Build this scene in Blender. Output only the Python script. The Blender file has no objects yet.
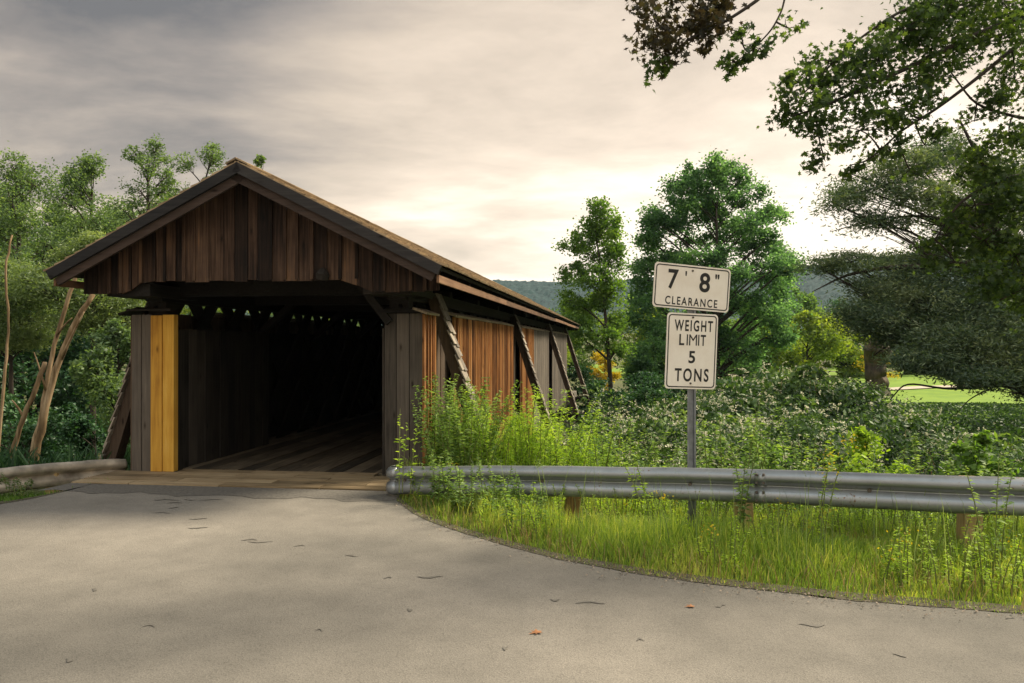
import bpy, math, random
import numpy as np
from mathutils import Vector, Matrix, Euler
R = math.radians
rng = np.random.default_rng(7)
random.seed(7)
scene = bpy.context.scene
COL = scene.collection

# ------------------------------------------------------------------ camera, sky, sun
EYE, F, HY = 1.75, 796.0, 343.5
cam = bpy.data.objects.new("camera", bpy.data.cameras.new("camera"))
cam.data.sensor_width = 36.0
cam.data.lens = F / 1024 * 36.0
cam.data.clip_start = 0.05
cam.data.clip_end = 6000
cam.location = (0, 0, EYE)
cam.rotation_euler = (R(90) + math.atan(2.0 / F), 0, 0)
COL.objects.link(cam)
scene.camera = cam

SUN_EL, SUN_AZ = R(45), R(60)          # azimuth measured from +Y towards +X
sun_dir = Vector((math.sin(SUN_AZ) * math.cos(SUN_EL), math.cos(SUN_AZ) * math.cos(SUN_EL), math.sin(SUN_EL)))
sl = bpy.data.lights.new("sun", 'SUN')
sl.energy = 4.2
sl.angle = R(15)
sl.color = (1.0, 0.87, 0.66)
sun = bpy.data.objects.new("sun", sl)
sun.rotation_euler = (-sun_dir).to_track_quat('-Z', 'Y').to_euler()
sun.location = (40, 40, 60)
COL.objects.link(sun)

scene.view_settings.view_transform = 'Standard'
scene.view_settings.look = 'None'
scene.view_settings.exposure = 0.82
scene.view_settings.gamma = 1.0
scene.view_settings.use_curve_mapping = False
scene.cycles.max_bounces = 6
scene.cycles.diffuse_bounces = 3
scene.cycles.glossy_bounces = 2
scene.cycles.transmission_bounces = 4
scene.cycles.transparent_max_bounces = 6
scene.cycles.volume_bounces = 0
scene.cycles.use_denoising = True
scene.cycles.sample_clamp_indirect = 6

world = bpy.data.worlds.new("World")
scene.world = world
world.use_nodes = True
nt = world.node_tree
nt.nodes.clear()
def N(t, typ, **kw):
    n = t.nodes.new(typ)
    for k, v in kw.items():
        setattr(n, k, v)
    return n
def ramp(t, stops, interp='LINEAR'):
    n = t.nodes.new('ShaderNodeValToRGB')
    cr = n.color_ramp
    cr.interpolation = interp
    while len(cr.elements) < len(stops):
        cr.elements.new(0.5)
    for e, (p, c) in zip(cr.elements, stops):
        e.position = p
        e.color = (*c, 1) if len(c) == 3 else c
    return n
def build_world():
    L = nt.links.new
    out = N(nt, 'ShaderNodeOutputWorld')
    sky = N(nt, 'ShaderNodeTexSky', sky_type='NISHITA')
    sky.sun_disc = False
    sky.sun_elevation = SUN_EL
    sky.sun_rotation = SUN_AZ
    sky.dust_density = 3.0
    b1 = N(nt, 'ShaderNodeBackground'); b1.inputs[1].default_value = 0.09
    L(sky.outputs[0], b1.inputs[0])
    tc = N(nt, 'ShaderNodeTexCoord')
    sep = N(nt, 'ShaderNodeSeparateXYZ'); L(tc.outputs['Generated'], sep.inputs[0])
    zp = N(nt, 'ShaderNodeMath', operation='MAXIMUM'); L(sep.outputs[2], zp.inputs[0]); zp.inputs[1].default_value = 0.0
    za = N(nt, 'ShaderNodeMath', operation='ADD'); L(zp.outputs[0], za.inputs[0]); za.inputs[1].default_value = 0.16
    dx = N(nt, 'ShaderNodeMath', operation='DIVIDE'); L(sep.outputs[0], dx.inputs[0]); L(za.outputs[0], dx.inputs[1])
    dy = N(nt, 'ShaderNodeMath', operation='DIVIDE'); L(sep.outputs[1], dy.inputs[0]); L(za.outputs[0], dy.inputs[1])
    cb = N(nt, 'ShaderNodeCombineXYZ'); L(dx.outputs[0], cb.inputs[0]); L(dy.outputs[0], cb.inputs[1])
    mp = N(nt, 'ShaderNodeMapping'); L(cb.outputs[0], mp.inputs[0])
    mp.inputs['Rotation'].default_value = (0, 0, R(-38))
    mp.inputs['Scale'].default_value = (0.95, 1.45, 1)
    mp.inputs['Location'].default_value = (3.3, 1.4, 0)
    n1 = N(nt, 'ShaderNodeTexNoise'); n1.inputs['Scale'].default_value = 1.0; n1.inputs['Detail'].default_value = 7
    n1.inputs['Roughness'].default_value = 0.60; n1.inputs['Distortion'].default_value = 0.2
    L(mp.outputs[0], n1.inputs['Vector'])
    # the cloud deck is thinner, and so brighter, round the hidden sun and toward the horizon
    gd = Vector((math.sin(R(21)) * math.cos(R(13)), math.cos(R(21)) * math.cos(R(13)), math.sin(R(13))))
    dot = N(nt, 'ShaderNodeVectorMath', operation='DOT_PRODUCT'); L(tc.outputs['Generated'], dot.inputs[0]); dot.inputs[1].default_value = gd
    glow = N(nt, 'ShaderNodeMapRange'); L(dot.outputs['Value'], glow.inputs[0])
    glow.inputs[1].default_value = 0.76; glow.inputs[2].default_value = 1.0
    glow.inputs[3].default_value = -0.20; glow.inputs[4].default_value = 0.30
    hz = N(nt, 'ShaderNodeMapRange'); L(sep.outputs[2], hz.inputs[0])
    hz.inputs[1].default_value = 0.0; hz.inputs[2].default_value = 0.42
    hz.inputs[3].default_value = 0.24; hz.inputs[4].default_value = -0.24
    s1 = N(nt, 'ShaderNodeMath', operation='ADD'); L(n1.outputs[0], s1.inputs[0]); L(glow.outputs[0], s1.inputs[1])
    # unseen bright lobe added high behind the camera to light sign and front faces
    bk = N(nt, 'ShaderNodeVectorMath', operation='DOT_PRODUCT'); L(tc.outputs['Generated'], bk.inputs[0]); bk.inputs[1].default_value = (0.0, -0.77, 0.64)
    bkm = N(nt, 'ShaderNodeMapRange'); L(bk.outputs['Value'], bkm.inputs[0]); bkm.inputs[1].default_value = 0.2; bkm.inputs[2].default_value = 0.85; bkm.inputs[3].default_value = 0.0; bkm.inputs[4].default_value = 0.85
    # and an unseen dark band added low behind it to darken the rail faces
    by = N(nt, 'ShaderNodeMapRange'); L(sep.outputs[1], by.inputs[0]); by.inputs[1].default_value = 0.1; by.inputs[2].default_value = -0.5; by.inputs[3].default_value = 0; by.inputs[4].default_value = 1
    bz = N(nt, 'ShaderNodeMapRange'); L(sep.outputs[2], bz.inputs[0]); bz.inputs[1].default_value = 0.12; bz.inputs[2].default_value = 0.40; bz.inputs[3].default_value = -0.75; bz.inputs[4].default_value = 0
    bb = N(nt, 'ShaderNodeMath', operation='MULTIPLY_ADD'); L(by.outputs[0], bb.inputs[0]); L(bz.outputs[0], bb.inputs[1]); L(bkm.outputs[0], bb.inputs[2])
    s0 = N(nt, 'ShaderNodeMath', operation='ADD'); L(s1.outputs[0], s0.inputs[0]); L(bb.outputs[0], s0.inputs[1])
    s2 = N(nt, 'ShaderNodeMath', operation='ADD'); L(s0.outputs[0], s2.inputs[0]); L(hz.outputs[0], s2.inputs[1])
    s3 = N(nt, 'ShaderNodeMath', operation='MULTIPLY_ADD'); L(s2.outputs[0], s3.inputs[0]); s3.inputs[1].default_value = 1.1; s3.inputs[2].default_value = 0.10
    cr = ramp(nt, [(0.16, (0.11, 0.105, 0.105)), (0.36, (0.24, 0.208, 0.182)), (0.60, (0.44, 0.365, 0.29)), (0.85, (0.64, 0.53, 0.42)), (1.0, (0.80, 0.70, 0.58))])
    L(s3.outputs[0], cr.inputs[0])
    b2 = N(nt, 'ShaderNodeBackground'); b2.inputs[1].default_value = 1.0
    cool = N(nt, 'ShaderNodeMapRange'); L(sep.outputs[2], cool.inputs[0]); cool.inputs[1].default_value = 0.46; cool.inputs[2].default_value = 0.75
    cm_ = N(nt, 'ShaderNodeMixRGB', blend_type='MULTIPLY'); L(cool.outputs[0], cm_.inputs[0]); L(cr.outputs[0], cm_.inputs[1]); cm_.inputs[2].default_value = (0.88, 1.06, 1.28, 1)
    L(cm_.outputs[0], b2.inputs[0])
    mx = N(nt, 'ShaderNodeMixShader'); mx.inputs[0].default_value = 0.95
    L(b1.outputs[0], mx.inputs[1]); L(b2.outputs[0], mx.inputs[2])
    L(mx.outputs[0], out.inputs[0])
build_world()

# ------------------------------------------------------------------ helpers
def P(px, py, Y):
    """point at depth Y seen through photo pixel (used to read sizes off the photo once)"""
    return Vector(((px - 512) / F * Y, Y, EYE + (HY - py) / F * Y))

class MB:
    """collects pieces; build() links them as one mesh object; every piece carries a random 'var'"""
    def __init__(self):
        self.v = []; self.f = []; self.n = 0; self.var = []
    def add(self, v, f, var=None):
        v = np.asarray(v, float); k = len(v)
        self.v.append(v)
        self.f += [tuple(i + self.n for i in q) for q in f]
        self.n += k
        self.var.append(np.full(k, random.random() if var is None else var))
        return self
    def box(self, a, b, var=None, jit=0.0):
        x0, y0, z0 = a; x1, y1, z1 = b
        v = np.array([[x0,y0,z0],[x1,y0,z0],[x1,y1,z0],[x0,y1,z0],[x0,y0,z1],[x1,y0,z1],[x1,y1,z1],[x0,y1,z1]], float)
        if jit: v = v + rng.normal(0, jit, v.shape)
        return self.add(v, [(3,2,1,0),(4,5,6,7),(0,1,5,4),(1,2,6,5),(2,3,7,6),(3,0,4,7)], var)
    def beam(self, p, q, w, h, up=(0,0,1), var=None):
        """box from p to q, w across, h along up"""
        p = Vector(p); q = Vector(q); d = (q - p).normalized(); s = d.cross(Vector(up)).normalized(); u = s.cross(d)
        c = []
        for e in (p, q):
            for a, b in ((-1,-1),(1,-1),(1,1),(-1,1)):
                c.append(e + s * a * w / 2 + u * b * h / 2)
        return self.add([tuple(i) for i in c], [(0,1,2,3),(7,6,5,4),(0,4,5,1),(1,5,6,2),(2,6,7,3),(3,7,4,0)], var)
    def tube(self, pts, rad, sides=7, var=None, cap=True):
        pts = np.asarray(pts, float); n = len(pts)
        rad = np.broadcast_to(np.asarray(rad, float), (n,))
        t = np.gradient(pts, axis=0); t /= np.linalg.norm(t, axis=1)[:, None] + 1e-9
        ref = np.array([0.31, 0.95, 0.05]) if abs(t[0][2]) > .8 else np.array([0, 0, 1.0])
        s = np.cross(t, ref); s /= np.linalg.norm(s, axis=1)[:, None] + 1e-9
        u = np.cross(s, t)
        an = np.linspace(0, 2 * np.pi, sides, endpoint=False)
        ring = (s[:, None, :] * np.cos(an)[None, :, None] + u[:, None, :] * np.sin(an)[None, :, None]) * rad[:, None, None] + pts[:, None, :]
        f = []
        for i in range(n - 1):
            for j in range(sides):
                a = i * sides + j; b = i * sides + (j + 1) % sides
                f.append((a, b, b + sides, a + sides))
        if cap:
            f.append(tuple(range(sides - 1, -1, -1))); f.append(tuple((n - 1) * sides + j for j in range(sides)))
        return self.add(ring.reshape(-1, 3), f, var)
    def build(self, name, mat, parent=None, smooth=False):
        me = bpy.data.meshes.new(name)
        V = np.concatenate(self.v) if self.v else np.zeros((0, 3))
        me.from_pydata([tuple(x) for x in V], [], self.f)
        at = me.attributes.new('var', 'FLOAT', 'POINT')
        if self.v: at.data.foreach_set('value', np.concatenate(self.var).astype(np.float32))
        me.materials.append(mat)
        if smooth:
            me.polygons.foreach_set('use_smooth', [True] * len(me.polygons))
        o = bpy.data.objects.new(name, me); COL.objects.link(o)
        if parent: o.parent = parent
        return o

def poly_mesh(name, verts, nper, mat, var, parent=None, smooth=False):
    """fast mesh out of equal polygons: verts (M, nper, 3), var (M,)"""
    M = len(verts)
    me = bpy.data.meshes.new(name)
    me.vertices.add(M * nper); me.loops.add(M * nper); me.polygons.add(M)
    me.vertices.foreach_set('co', verts.reshape(-1).astype(np.float32))
    me.loops.foreach_set('vertex_index', np.arange(M * nper, dtype=np.int32))
    me.polygons.foreach_set('loop_start', np.arange(0, M * nper, nper, dtype=np.int32))
    me.polygons.foreach_set('loop_total', np.full(M, nper, dtype=np.int32))
    me.update(calc_edges=True)
    at = me.attributes.new('var', 'FLOAT', 'POINT')
    at.data.foreach_set('value', np.repeat(var, nper).astype(np.float32))
    me.materials.append(mat)
    o = bpy.data.objects.new(name, me); COL.objects.link(o)
    if parent: o.parent = parent
    return o

def tag(o, label=None, cat=None, group=None, kind=None):
    if label: o['label'] = label
    if cat: o['category'] = cat
    if group: o['group'] = group
    if kind: o['kind'] = kind
    return o
def thing(name, loc, label, cat, group=None, rz=0.0):
    o = bpy.data.objects.new(name, None); COL.objects.link(o)
    o.location = loc; o.rotation_euler = (0, 0, rz); o.empty_display_size = 0.2
    return tag(o, label, cat, group)
def copy_tree(o, parent=None):
    c = o.copy(); COL.objects.link(c); c.parent = parent
    for ch in o.children: copy_tree(ch, c)
    return c
def unit(a): return a / (np.linalg.norm(a, axis=-1, keepdims=True) + 1e-9)
def nz(x, y, s=1.0, seed=0.0):
    """cheap smooth noise, about -1..1"""
    x = np.asarray(x) / s + seed * 3.1; y = np.asarray(y) / s - seed * 1.7
    return (np.sin(x * 1.3 + 1.7 * np.sin(y * 0.9 + seed)) + np.sin(y * 1.7 + 1.3 * np.sin(x * 1.1 + 2)) + 0.6 * np.sin(2.9 * x + 1.1 * y) + 0.5 * np.sin(3.7 * y - 2.1 * x + 1)) / 3.1

# ------------------------------------------------------------------ materials
def mat_new(name):
    m = bpy.data.materials.new(name); m.use_nodes = True
    t = m.node_tree; t.nodes.clear()
    out = N(t, 'ShaderNodeOutputMaterial'); b = N(t, 'ShaderNodeBsdfPrincipled')
    t.links.new(b.outputs[0], out.inputs[0])
    return m, t, b, out
def wood(name, stops, axis='Z', scale=1.0, rough=0.85, bump=0.6, grain=22.0):
    """weathered planks: grain along axis, colour shifted from board to board by the 'var' attribute"""
    m, t, b, out = mat_new(name); L = t.links.new
    tc = N(t, 'ShaderNodeTexCoord'); at = N(t, 'ShaderNodeAttribute', attribute_name='var')
    mul = N(t, 'ShaderNodeMath', operation='MULTIPLY'); L(at.outputs['Fac'], mul.inputs[0]); mul.inputs[1].default_value = 37.0
    add = N(t, 'ShaderNodeVectorMath', operation='ADD'); L(tc.outputs['Object'], add.inputs[0]); L(mul.outputs[0], add.inputs[1])
    mp = N(t, 'ShaderNodeMapping'); L(add.outputs[0], mp.inputs[0])
    s = [grain * scale] * 3; s['XYZ'.index(axis)] = 0.9 * scale
    mp.inputs['Scale'].default_value = s
    n1 = N(t, 'ShaderNodeTexNoise'); n1.inputs['Scale'].default_value = 1.6; n1.inputs['Detail'].default_value = 6; n1.inputs['Roughness'].default_value = 0.65
    L(mp.outputs[0], n1.inputs['Vector'])
    n2 = N(t, 'ShaderNodeTexNoise'); n2.inputs['Scale'].default_value = 1.7; n2.inputs['Detail'].default_value = 4
    L(add.outputs[0], n2.inputs['Vector'])
    # colour = 0.45 board + 0.35 grain + 0.2 stain
    a = N(t, 'ShaderNodeMath', operation='MULTIPLY_ADD'); L(at.outputs['Fac'], a.inputs[0]); a.inputs[1].default_value = 0.42; a.inputs[2].default_value = -0.19
    c = N(t, 'ShaderNodeMath', operation='MULTIPLY_ADD'); L(n1.outputs[0], c.inputs[0]); c.inputs[1].default_value = 0.8; L(a.outputs[0], c.inputs[2])
    d = N(t, 'ShaderNodeMath', operation='MULTIPLY_ADD'); L(n2.outputs[0], d.inputs[0]); d.inputs[1].default_value = 0.55; L(c.outputs[0], d.inputs[2])
    e = N(t, 'ShaderNodeMath', operation='SUBTRACT'); L(d.outputs[0], e.inputs[0]); e.inputs[1].default_value = 0.19
    cr = ramp(t, stops); L(e.outputs[0], cr.inputs[0])
    # knots: sparse dark ovals stretched along the grain
    mk = N(t, 'ShaderNodeMapping'); L(add.outputs[0], mk.inputs[0]); ks = [7.0] * 3; ks['XYZ'.index(axis)] = 2.6; mk.inputs['Scale'].default_value = ks
    vk = N(t, 'ShaderNodeTexVoronoi'); vk.inputs['Scale'].default_value = 0.8; L(mk.outputs[0], vk.inputs['Vector'])
    kr = ramp(t, [(0.05, (0.25, 0.22, 0.2)), (0.10, (0.72, 0.7, 0.68)), (0.16, (1, 1, 1))]); L(vk.outputs['Distance'], kr.inputs[0])
    km = N(t, 'ShaderNodeMixRGB', blend_type='MULTIPLY'); km.inputs[0].default_value = 1; L(cr.outputs[0], km.inputs[1]); L(kr.outputs[0], km.inputs[2]); L(km.outputs[0], b.inputs['Base Color'])
    b.inputs['Roughness'].default_value = rough
    b.inputs['Specular IOR Level'].default_value = 0.25
    bp = N(t, 'ShaderNodeBump'); bp.inputs['Strength'].default_value = bump; bp.inputs['Distance'].default_value = 0.01
    L(n1.outputs[0], bp.inputs['Height']); L(bp.outputs[0], b.inputs['Normal'])
    return m
DARKW = [(0.25, (0.008, 0.005, 0.004)), (0.42, (0.030, 0.017, 0.011)), (0.58, (0.085, 0.048, 0.030)), (0.70, (0.14, 0.085, 0.055)), (0.85, (0.26, 0.14, 0.07))]
GREYW = [(0.2, (0.03, 0.025, 0.021)), (0.45, (0.10, 0.085, 0.070)), (0.7, (0.17, 0.145, 0.115)), (0.95, (0.27, 0.23, 0.18))]
M = {}
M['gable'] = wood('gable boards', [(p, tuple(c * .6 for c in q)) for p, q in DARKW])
M['dark_wood'] = wood('timber in painted shade', [(0.2, (0.006, 0.0055, 0.005)), (0.6, (0.018, 0.015, 0.012)), (0.95, (0.036, 0.029, 0.023))], 'Y')  # near black so the interior shade is painted into the timber
M['rake_up'] = wood('dark rake board', [(0.2, (0.014, 0.014, 0.015)), (0.6, (0.032, 0.030, 0.030)), (0.95, (0.065, 0.060, 0.056))], 'X')
M['rake_low'] = wood('brown rake board', [(0.2, (0.024, 0.017, 0.014)), (0.6, (0.060, 0.042, 0.034)), (0.95, (0.12, 0.085, 0.065))], 'X')
M['fascia'] = wood('fascia', [(0.2, (0.05, 0.03, 0.02)), (0.55, (0.17, 0.095, 0.055)), (0.95, (0.33, 0.20, 0.12))], 'Y')
M['grey_front'] = wood('grey boards', [(0.2, (0.025, 0.022, 0.018)), (0.5, (0.075, 0.064, 0.052)), (0.8, (0.125, 0.105, 0.085)), (0.95, (0.17, 0.145, 0.115))])
M['inner'] = wood('inner boards in painted shade', [(0.2, (0.010, 0.009, 0.008)), (0.5, (0.032, 0.027, 0.022)), (0.95, (0.075, 0.063, 0.05))])  # lining darkened in colour for the shade inside the opening
M['siding_warm'] = wood('orange brown siding', [(0.18, (0.03, 0.013, 0.007)), (0.40, (0.19, 0.080, 0.026)), (0.62, (0.40, 0.185, 0.060)), (0.92, (0.58, 0.35, 0.16))])
M['siding_grey'] = wood('grey siding', GREYW)
M['siding_dark'] = wood('dark siding', [(0.2, (0.02, 0.014, 0.010)), (0.55, (0.075, 0.052, 0.036)), (0.95, (0.16, 0.11, 0.07))])
M['new_wood'] = wood('fresh lumber', [(0.2, (0.26, 0.11, 0.018)), (0.42, (0.50, 0.26, 0.040)), (0.6, (0.60, 0.34, 0.055)), (0.85, (0.72, 0.46, 0.12))], 'Z', grain=14, bump=0.25)
M['cap'] = wood('pale cap strip', [(0.2, (0.10, 0.08, 0.055)), (0.5, (0.27, 0.22, 0.15)), (0.9, (0.42, 0.35, 0.25))], 'Y')
M['deck_l'] = wood('deck planks', [(0.2, (0.020, 0.016, 0.011)), (0.5, (0.075, 0.058, 0.038)), (0.9, (0.19, 0.15, 0.10))], 'Y', grain=16)  # inner deck, darkened in colour for the shade under the roof
M['deck_t'] = wood('deck planks', [(0.2, (0.09, 0.065, 0.035)), (0.5, (0.24, 0.175, 0.10)), (0.9, (0.44, 0.34, 0.21))], 'X', grain=16)  # deck front: its stronger light is put into a paler plank colour
M['shingle'] = wood('weathered shingles', [(0.2, (0.07, 0.06, 0.05)), (0.5, (0.22, 0.19, 0.155)), (0.9, (0.46, 0.40, 0.32))], 'Z', grain=40)
M['roofing'] = wood('roof shingles', [(0.15, (0.12, 0.085, 0.05)), (0.5, (0.30, 0.22, 0.135)), (0.9, (0.46, 0.35, 0.22))], 'X', grain=30)
M['bark_bare'] = wood('bare pale trunk', [(0.25, (0.05, 0.032, 0.016)), (0.5, (0.20, 0.135, 0.07)), (0.8, (0.50, 0.38, 0.24))], 'Z', grain=9, bump=.8)
M['stump'] = wood('stump bark', [(0.2, (0.012, 0.010, 0.007)), (0.5, (0.065, 0.048, 0.030)), (0.9, (0.24, 0.18, 0.12))], 'Z', grain=3, bump=1.0)
M['post_wood'] = wood('old post', [(0.2, (0.10, 0.06, 0.025)), (0.45, (0.34, 0.22, 0.09)), (0.8, (0.62, 0.46, 0.24))], 'Z', grain=18)
M['bark'] = wood('bark', [(0.2, (0.012, 0.010, 0.008)), (0.5, (0.045, 0.036, 0.028)), (0.9, (0.10, 0.08, 0.06))], 'Z', grain=8, bump=1.0)

def simple(name, col, rough=0.6, metal=0.0, var=0.0, nscale=20, bump=0.0):
    m, t, b, out = mat_new(name); L = t.links.new
    b.inputs['Roughness'].default_value = rough; b.inputs['Metallic'].default_value = metal
    tc = N(t, 'ShaderNodeTexCoord'); n = N(t, 'ShaderNodeTexNoise'); n.inputs['Scale'].default_value = nscale; n.inputs['Detail'].default_value = 6
    L(tc.outputs['Object'], n.inputs['Vector'])
    lo = tuple(c * (1 - var) for c in col); hi = tuple(min(1, c * (1 + var)) for c in col)
    cr = ramp(t, [(0.3, lo), (0.7, hi)]); L(n.outputs[0], cr.inputs[0]); L(cr.outputs[0], b.inputs['Base Color'])
    if bump:
        bp = N(t, 'ShaderNodeBump'); bp.inputs['Strength'].default_value = bump; bp.inputs['Distance'].default_value = 0.01
        L(n.outputs[0], bp.inputs['Height']); L(bp.outputs[0], b.inputs['Normal'])
    return m
M['black'] = simple('black lettering', (0.012, 0.012, 0.012), 0.55)
M['stone'] = simple('abutment stone', (0.20, 0.18, 0.15), 0.9, 0, 0.5, 3, 0.6)
M['bolt'] = simple('bolt steel', (0.12, 0.10, 0.085), 0.75, 0.3, 0.3)
M['steel_post'] = simple('galvanised post', (0.22, 0.24, 0.26), 0.45, 0.7, 0.3, 12)
M['dry_leaf'] = simple('dry leaf', (0.30, 0.13, 0.05), 0.8, 0, 0.4)

def galv():
    m, t, b, out = mat_new('weathered galvanised rail'); L = t.links.new
    tc = N(t, 'ShaderNodeTexCoord')
    n = N(t, 'ShaderNodeTexNoise'); n.inputs['Scale'].default_value = 2.3; n.inputs['Detail'].default_value = 8; n.inputs['Roughness'].default_value = 0.7
    L(tc.outputs['Object'], n.inputs['Vector'])
    n2 = N(t, 'ShaderNodeTexNoise'); n2.inputs['Scale'].default_value = 35; n2.inputs['Detail'].default_value = 5
    L(tc.outputs['Object'], n2.inputs['Vector'])
    cr = ramp(t, [(0.3, (0.22, 0.24, 0.25)), (0.6, (0.31, 0.33, 0.34)), (0.75, (0.27, 0.26, 0.24))]); L(n.outputs[0], cr.inputs[0])
    rust = ramp(t, [(0.68, (0, 0, 0)), (0.85, (1, 1, 1))]); 
    mm = N(t, 'ShaderNodeMath', operation='MULTIPLY'); L(n.outputs[0], mm.inputs[0]); L(n2.outputs[0], mm.inputs[1])
    mm2 = N(t, 'ShaderNodeMath', operation='MULTIPLY'); L(mm.outputs[0], mm2.inputs[0]); mm2.inputs[1].default_value = 2.0
    L(mm2.outputs[0], rust.inputs[0])
    mx = N(t, 'ShaderNodeMixRGB'); L(rust.outputs[0], mx.inputs[0]); L(cr.outputs[0], mx.inputs[1]); mx.inputs[2].default_value = (0.16, 0.075, 0.03, 1)
    L(mx.outputs[0], b.inputs['Base Color'])
    rr = N(t, 'ShaderNodeMapRange'); L(n.outputs[0], rr.inputs[0]); rr.inputs[3].default_value = 0.28; rr.inputs[4].default_value = 0.46
    L(rr.outputs[0], b.inputs['Roughness'])
    b.inputs['Metallic'].default_value = 0.68; b.inputs['Specular IOR Level'].default_value = 0.9
    return m
M['galv'] = galv()
M['old_rail'] = simple('bleached rusty rail', (0.46, 0.40, 0.32), 0.45, 0.45, 0.5, 5)

def sign_face():
    m, t, b, out = mat_new('sign white'); L = t.links.new
    tc = N(t, 'ShaderNodeTexCoord')
    n = N(t, 'ShaderNodeTexNoise'); n.inputs['Scale'].default_value = 3.5; n.inputs['Detail'].default_value = 8; n.inputs['Roughness'].default_value = 0.6
    L(tc.outputs['Object'], n.inputs['Vector'])
    cr = ramp(t, [(0.3, (0.80, 0.72, 0.62)), (0.55, (0.90, 0.84, 0.75)), (0.8, (0.92, 0.86, 0.78))]); L(n.outputs[0], cr.inputs[0])
    L(cr.outputs[0], b.inputs['Base Color']); b.inputs['Roughness'].default_value = 0.45
    return m
M['sign'] = sign_face()

LEAF_GAIN = {'maple leaves': 2.3, 'ash leaves': 1.75, 'near maple leaves': 1.7, 'willow leaves': 1.7, 'locust leaves': 2.0, 'pale willow leaves': 1.35, 'dark leaves': 1.9,
             'lime leaves': 1.35, 'goldenrod leaves': 2.1, 'mugwort leaves': 1.9, 'knotweed leaves': 1.3, 'grass blades': 1.68, 'far tree leaves': 1.5}
def leaf_mat(name, dark, mid, light, trans=0.5, rough=0.5, tint=(1.3, 1.35, 0.5)):
    k_ = LEAF_GAIN.get(name, 1.0); dark, mid, light = [tuple(min(.8, c * k_) for c in q) for q in (dark, mid, light)]
    m = bpy.data.materials.new(name); m.use_nodes = True
    t = m.node_tree; t.nodes.clear(); L = t.links.new
    out = N(t, 'ShaderNodeOutputMaterial')
    at = N(t, 'ShaderNodeAttribute', attribute_name='var')
    cr = ramp(t, [(0.0, dark), (0.5, mid), (1.0, light)]); L(at.outputs['Fac'], cr.inputs[0])
    d = N(t, 'ShaderNodeBsdfDiffuse'); L(cr.outputs[0], d.inputs[0])
    g = N(t, 'ShaderNodeBsdfGlossy'); g.inputs['Roughness'].default_value = rough; g.inputs[0].default_value = (0.7, 0.75, 0.7, 1)
    m1 = N(t, 'ShaderNodeMixShader'); m1.inputs[0].default_value = 0.06; L(d.outputs[0], m1.inputs[1]); L(g.outputs[0], m1.inputs[2])
    tr = N(t, 'ShaderNodeBsdfTranslucent')
    mc = N(t, 'ShaderNodeMixRGB', blend_type='MULTIPLY'); mc.inputs[0].default_value = 1; L(cr.outputs[0], mc.inputs[1]); mc.inputs[2].default_value = (*tint, 1)
    L(mc.outputs[0], tr.inputs[0])
    m2 = N(t, 'ShaderNodeMixShader'); m2.inputs[0].default_value = trans; L(m1.outputs[0], m2.inputs[1]); L(tr.outputs[0], m2.inputs[2])
    L(m2.outputs[0], out.inputs[0])
    return m
LM = {
 'maple':   leaf_mat('maple leaves', (0.020, 0.046, 0.022), (0.050, 0.098, 0.042), (0.105, 0.175, 0.060), tint=(1.4, 1.5, 0.85), trans=.6),
 'slim':    leaf_mat('ash leaves', (0.035, 0.07, 0.018), (0.075, 0.135, 0.028), (0.15, 0.22, 0.045), tint=(1.4, 1.5, 0.5)),
 'near':    leaf_mat('near maple leaves', (0.013, 0.026, 0.010), (0.034, 0.062, 0.018), (0.11, 0.16, 0.030), tint=(1.6, 1.55, 0.6)),
 'purple':  leaf_mat('ruddy maple leaves', (0.025, 0.020, 0.014), (0.045, 0.040, 0.022), (0.075, 0.095, 0.03), tint=(1.5, 1.3, 0.7), trans=.5),
 'willow':  leaf_mat('willow leaves', (0.020, 0.040, 0.026), (0.065, 0.098, 0.052), (0.17, 0.20, 0.10), trans=0.35),
 'left':    leaf_mat('locust leaves', (0.032, 0.060, 0.028), (0.074, 0.115, 0.052), (0.14, 0.19, 0.08)),
 'leftpale':leaf_mat('pale willow leaves', (0.06, 0.095, 0.04), (0.13, 0.18, 0.08), (0.24, 0.29, 0.14)),
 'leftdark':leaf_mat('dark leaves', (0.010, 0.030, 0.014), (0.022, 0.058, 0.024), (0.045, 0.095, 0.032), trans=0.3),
 'lime':    leaf_mat('lime leaves', (0.08, 0.13, 0.02), (0.17, 0.23, 0.03), (0.30, 0.34, 0.05)),
 'weed':    leaf_mat('goldenrod leaves', (0.075, 0.125, 0.014), (0.15, 0.22, 0.024), (0.28, 0.34, 0.05)),
 'mugwort': leaf_mat('mugwort leaves', (0.045, 0.085, 0.025), (0.095, 0.15, 0.045), (0.20, 0.26, 0.09)),
 'knot':    leaf_mat('knotweed leaves', (0.010, 0.026, 0.009), (0.044, 0.090, 0.026), (0.17, 0.25, 0.075), trans=0.35),
 'knotfl':  leaf_mat('knotweed blossom', (0.42, 0.45, 0.30), (0.66, 0.64, 0.48), (0.82, 0.78, 0.62), trans=0.35, tint=(1, 1, .9)),
 'yellow':  leaf_mat('goldenrod blossom', (0.35, 0.25, 0.01), (0.60, 0.45, 0.02), (0.8, 0.62, 0.05), tint=(1, 1, .6)),
 'grass':   leaf_mat('grass blades', (0.07, 0.125, 0.024), (0.165, 0.235, 0.045), (0.42, 0.41, 0.12), trans=0.5, tint=(1.3, 1.3, 0.45)),
 'straw':   leaf_mat('dead grass', (0.14, 0.09, 0.03), (0.34, 0.25, 0.10), (0.50, 0.40, 0.20), trans=.3, tint=(1, 1, .8)),
 'far':     leaf_mat('far tree leaves', (0.035, 0.075, 0.022), (0.085, 0.15, 0.035), (0.17, 0.24, 0.06)),
}

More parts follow.
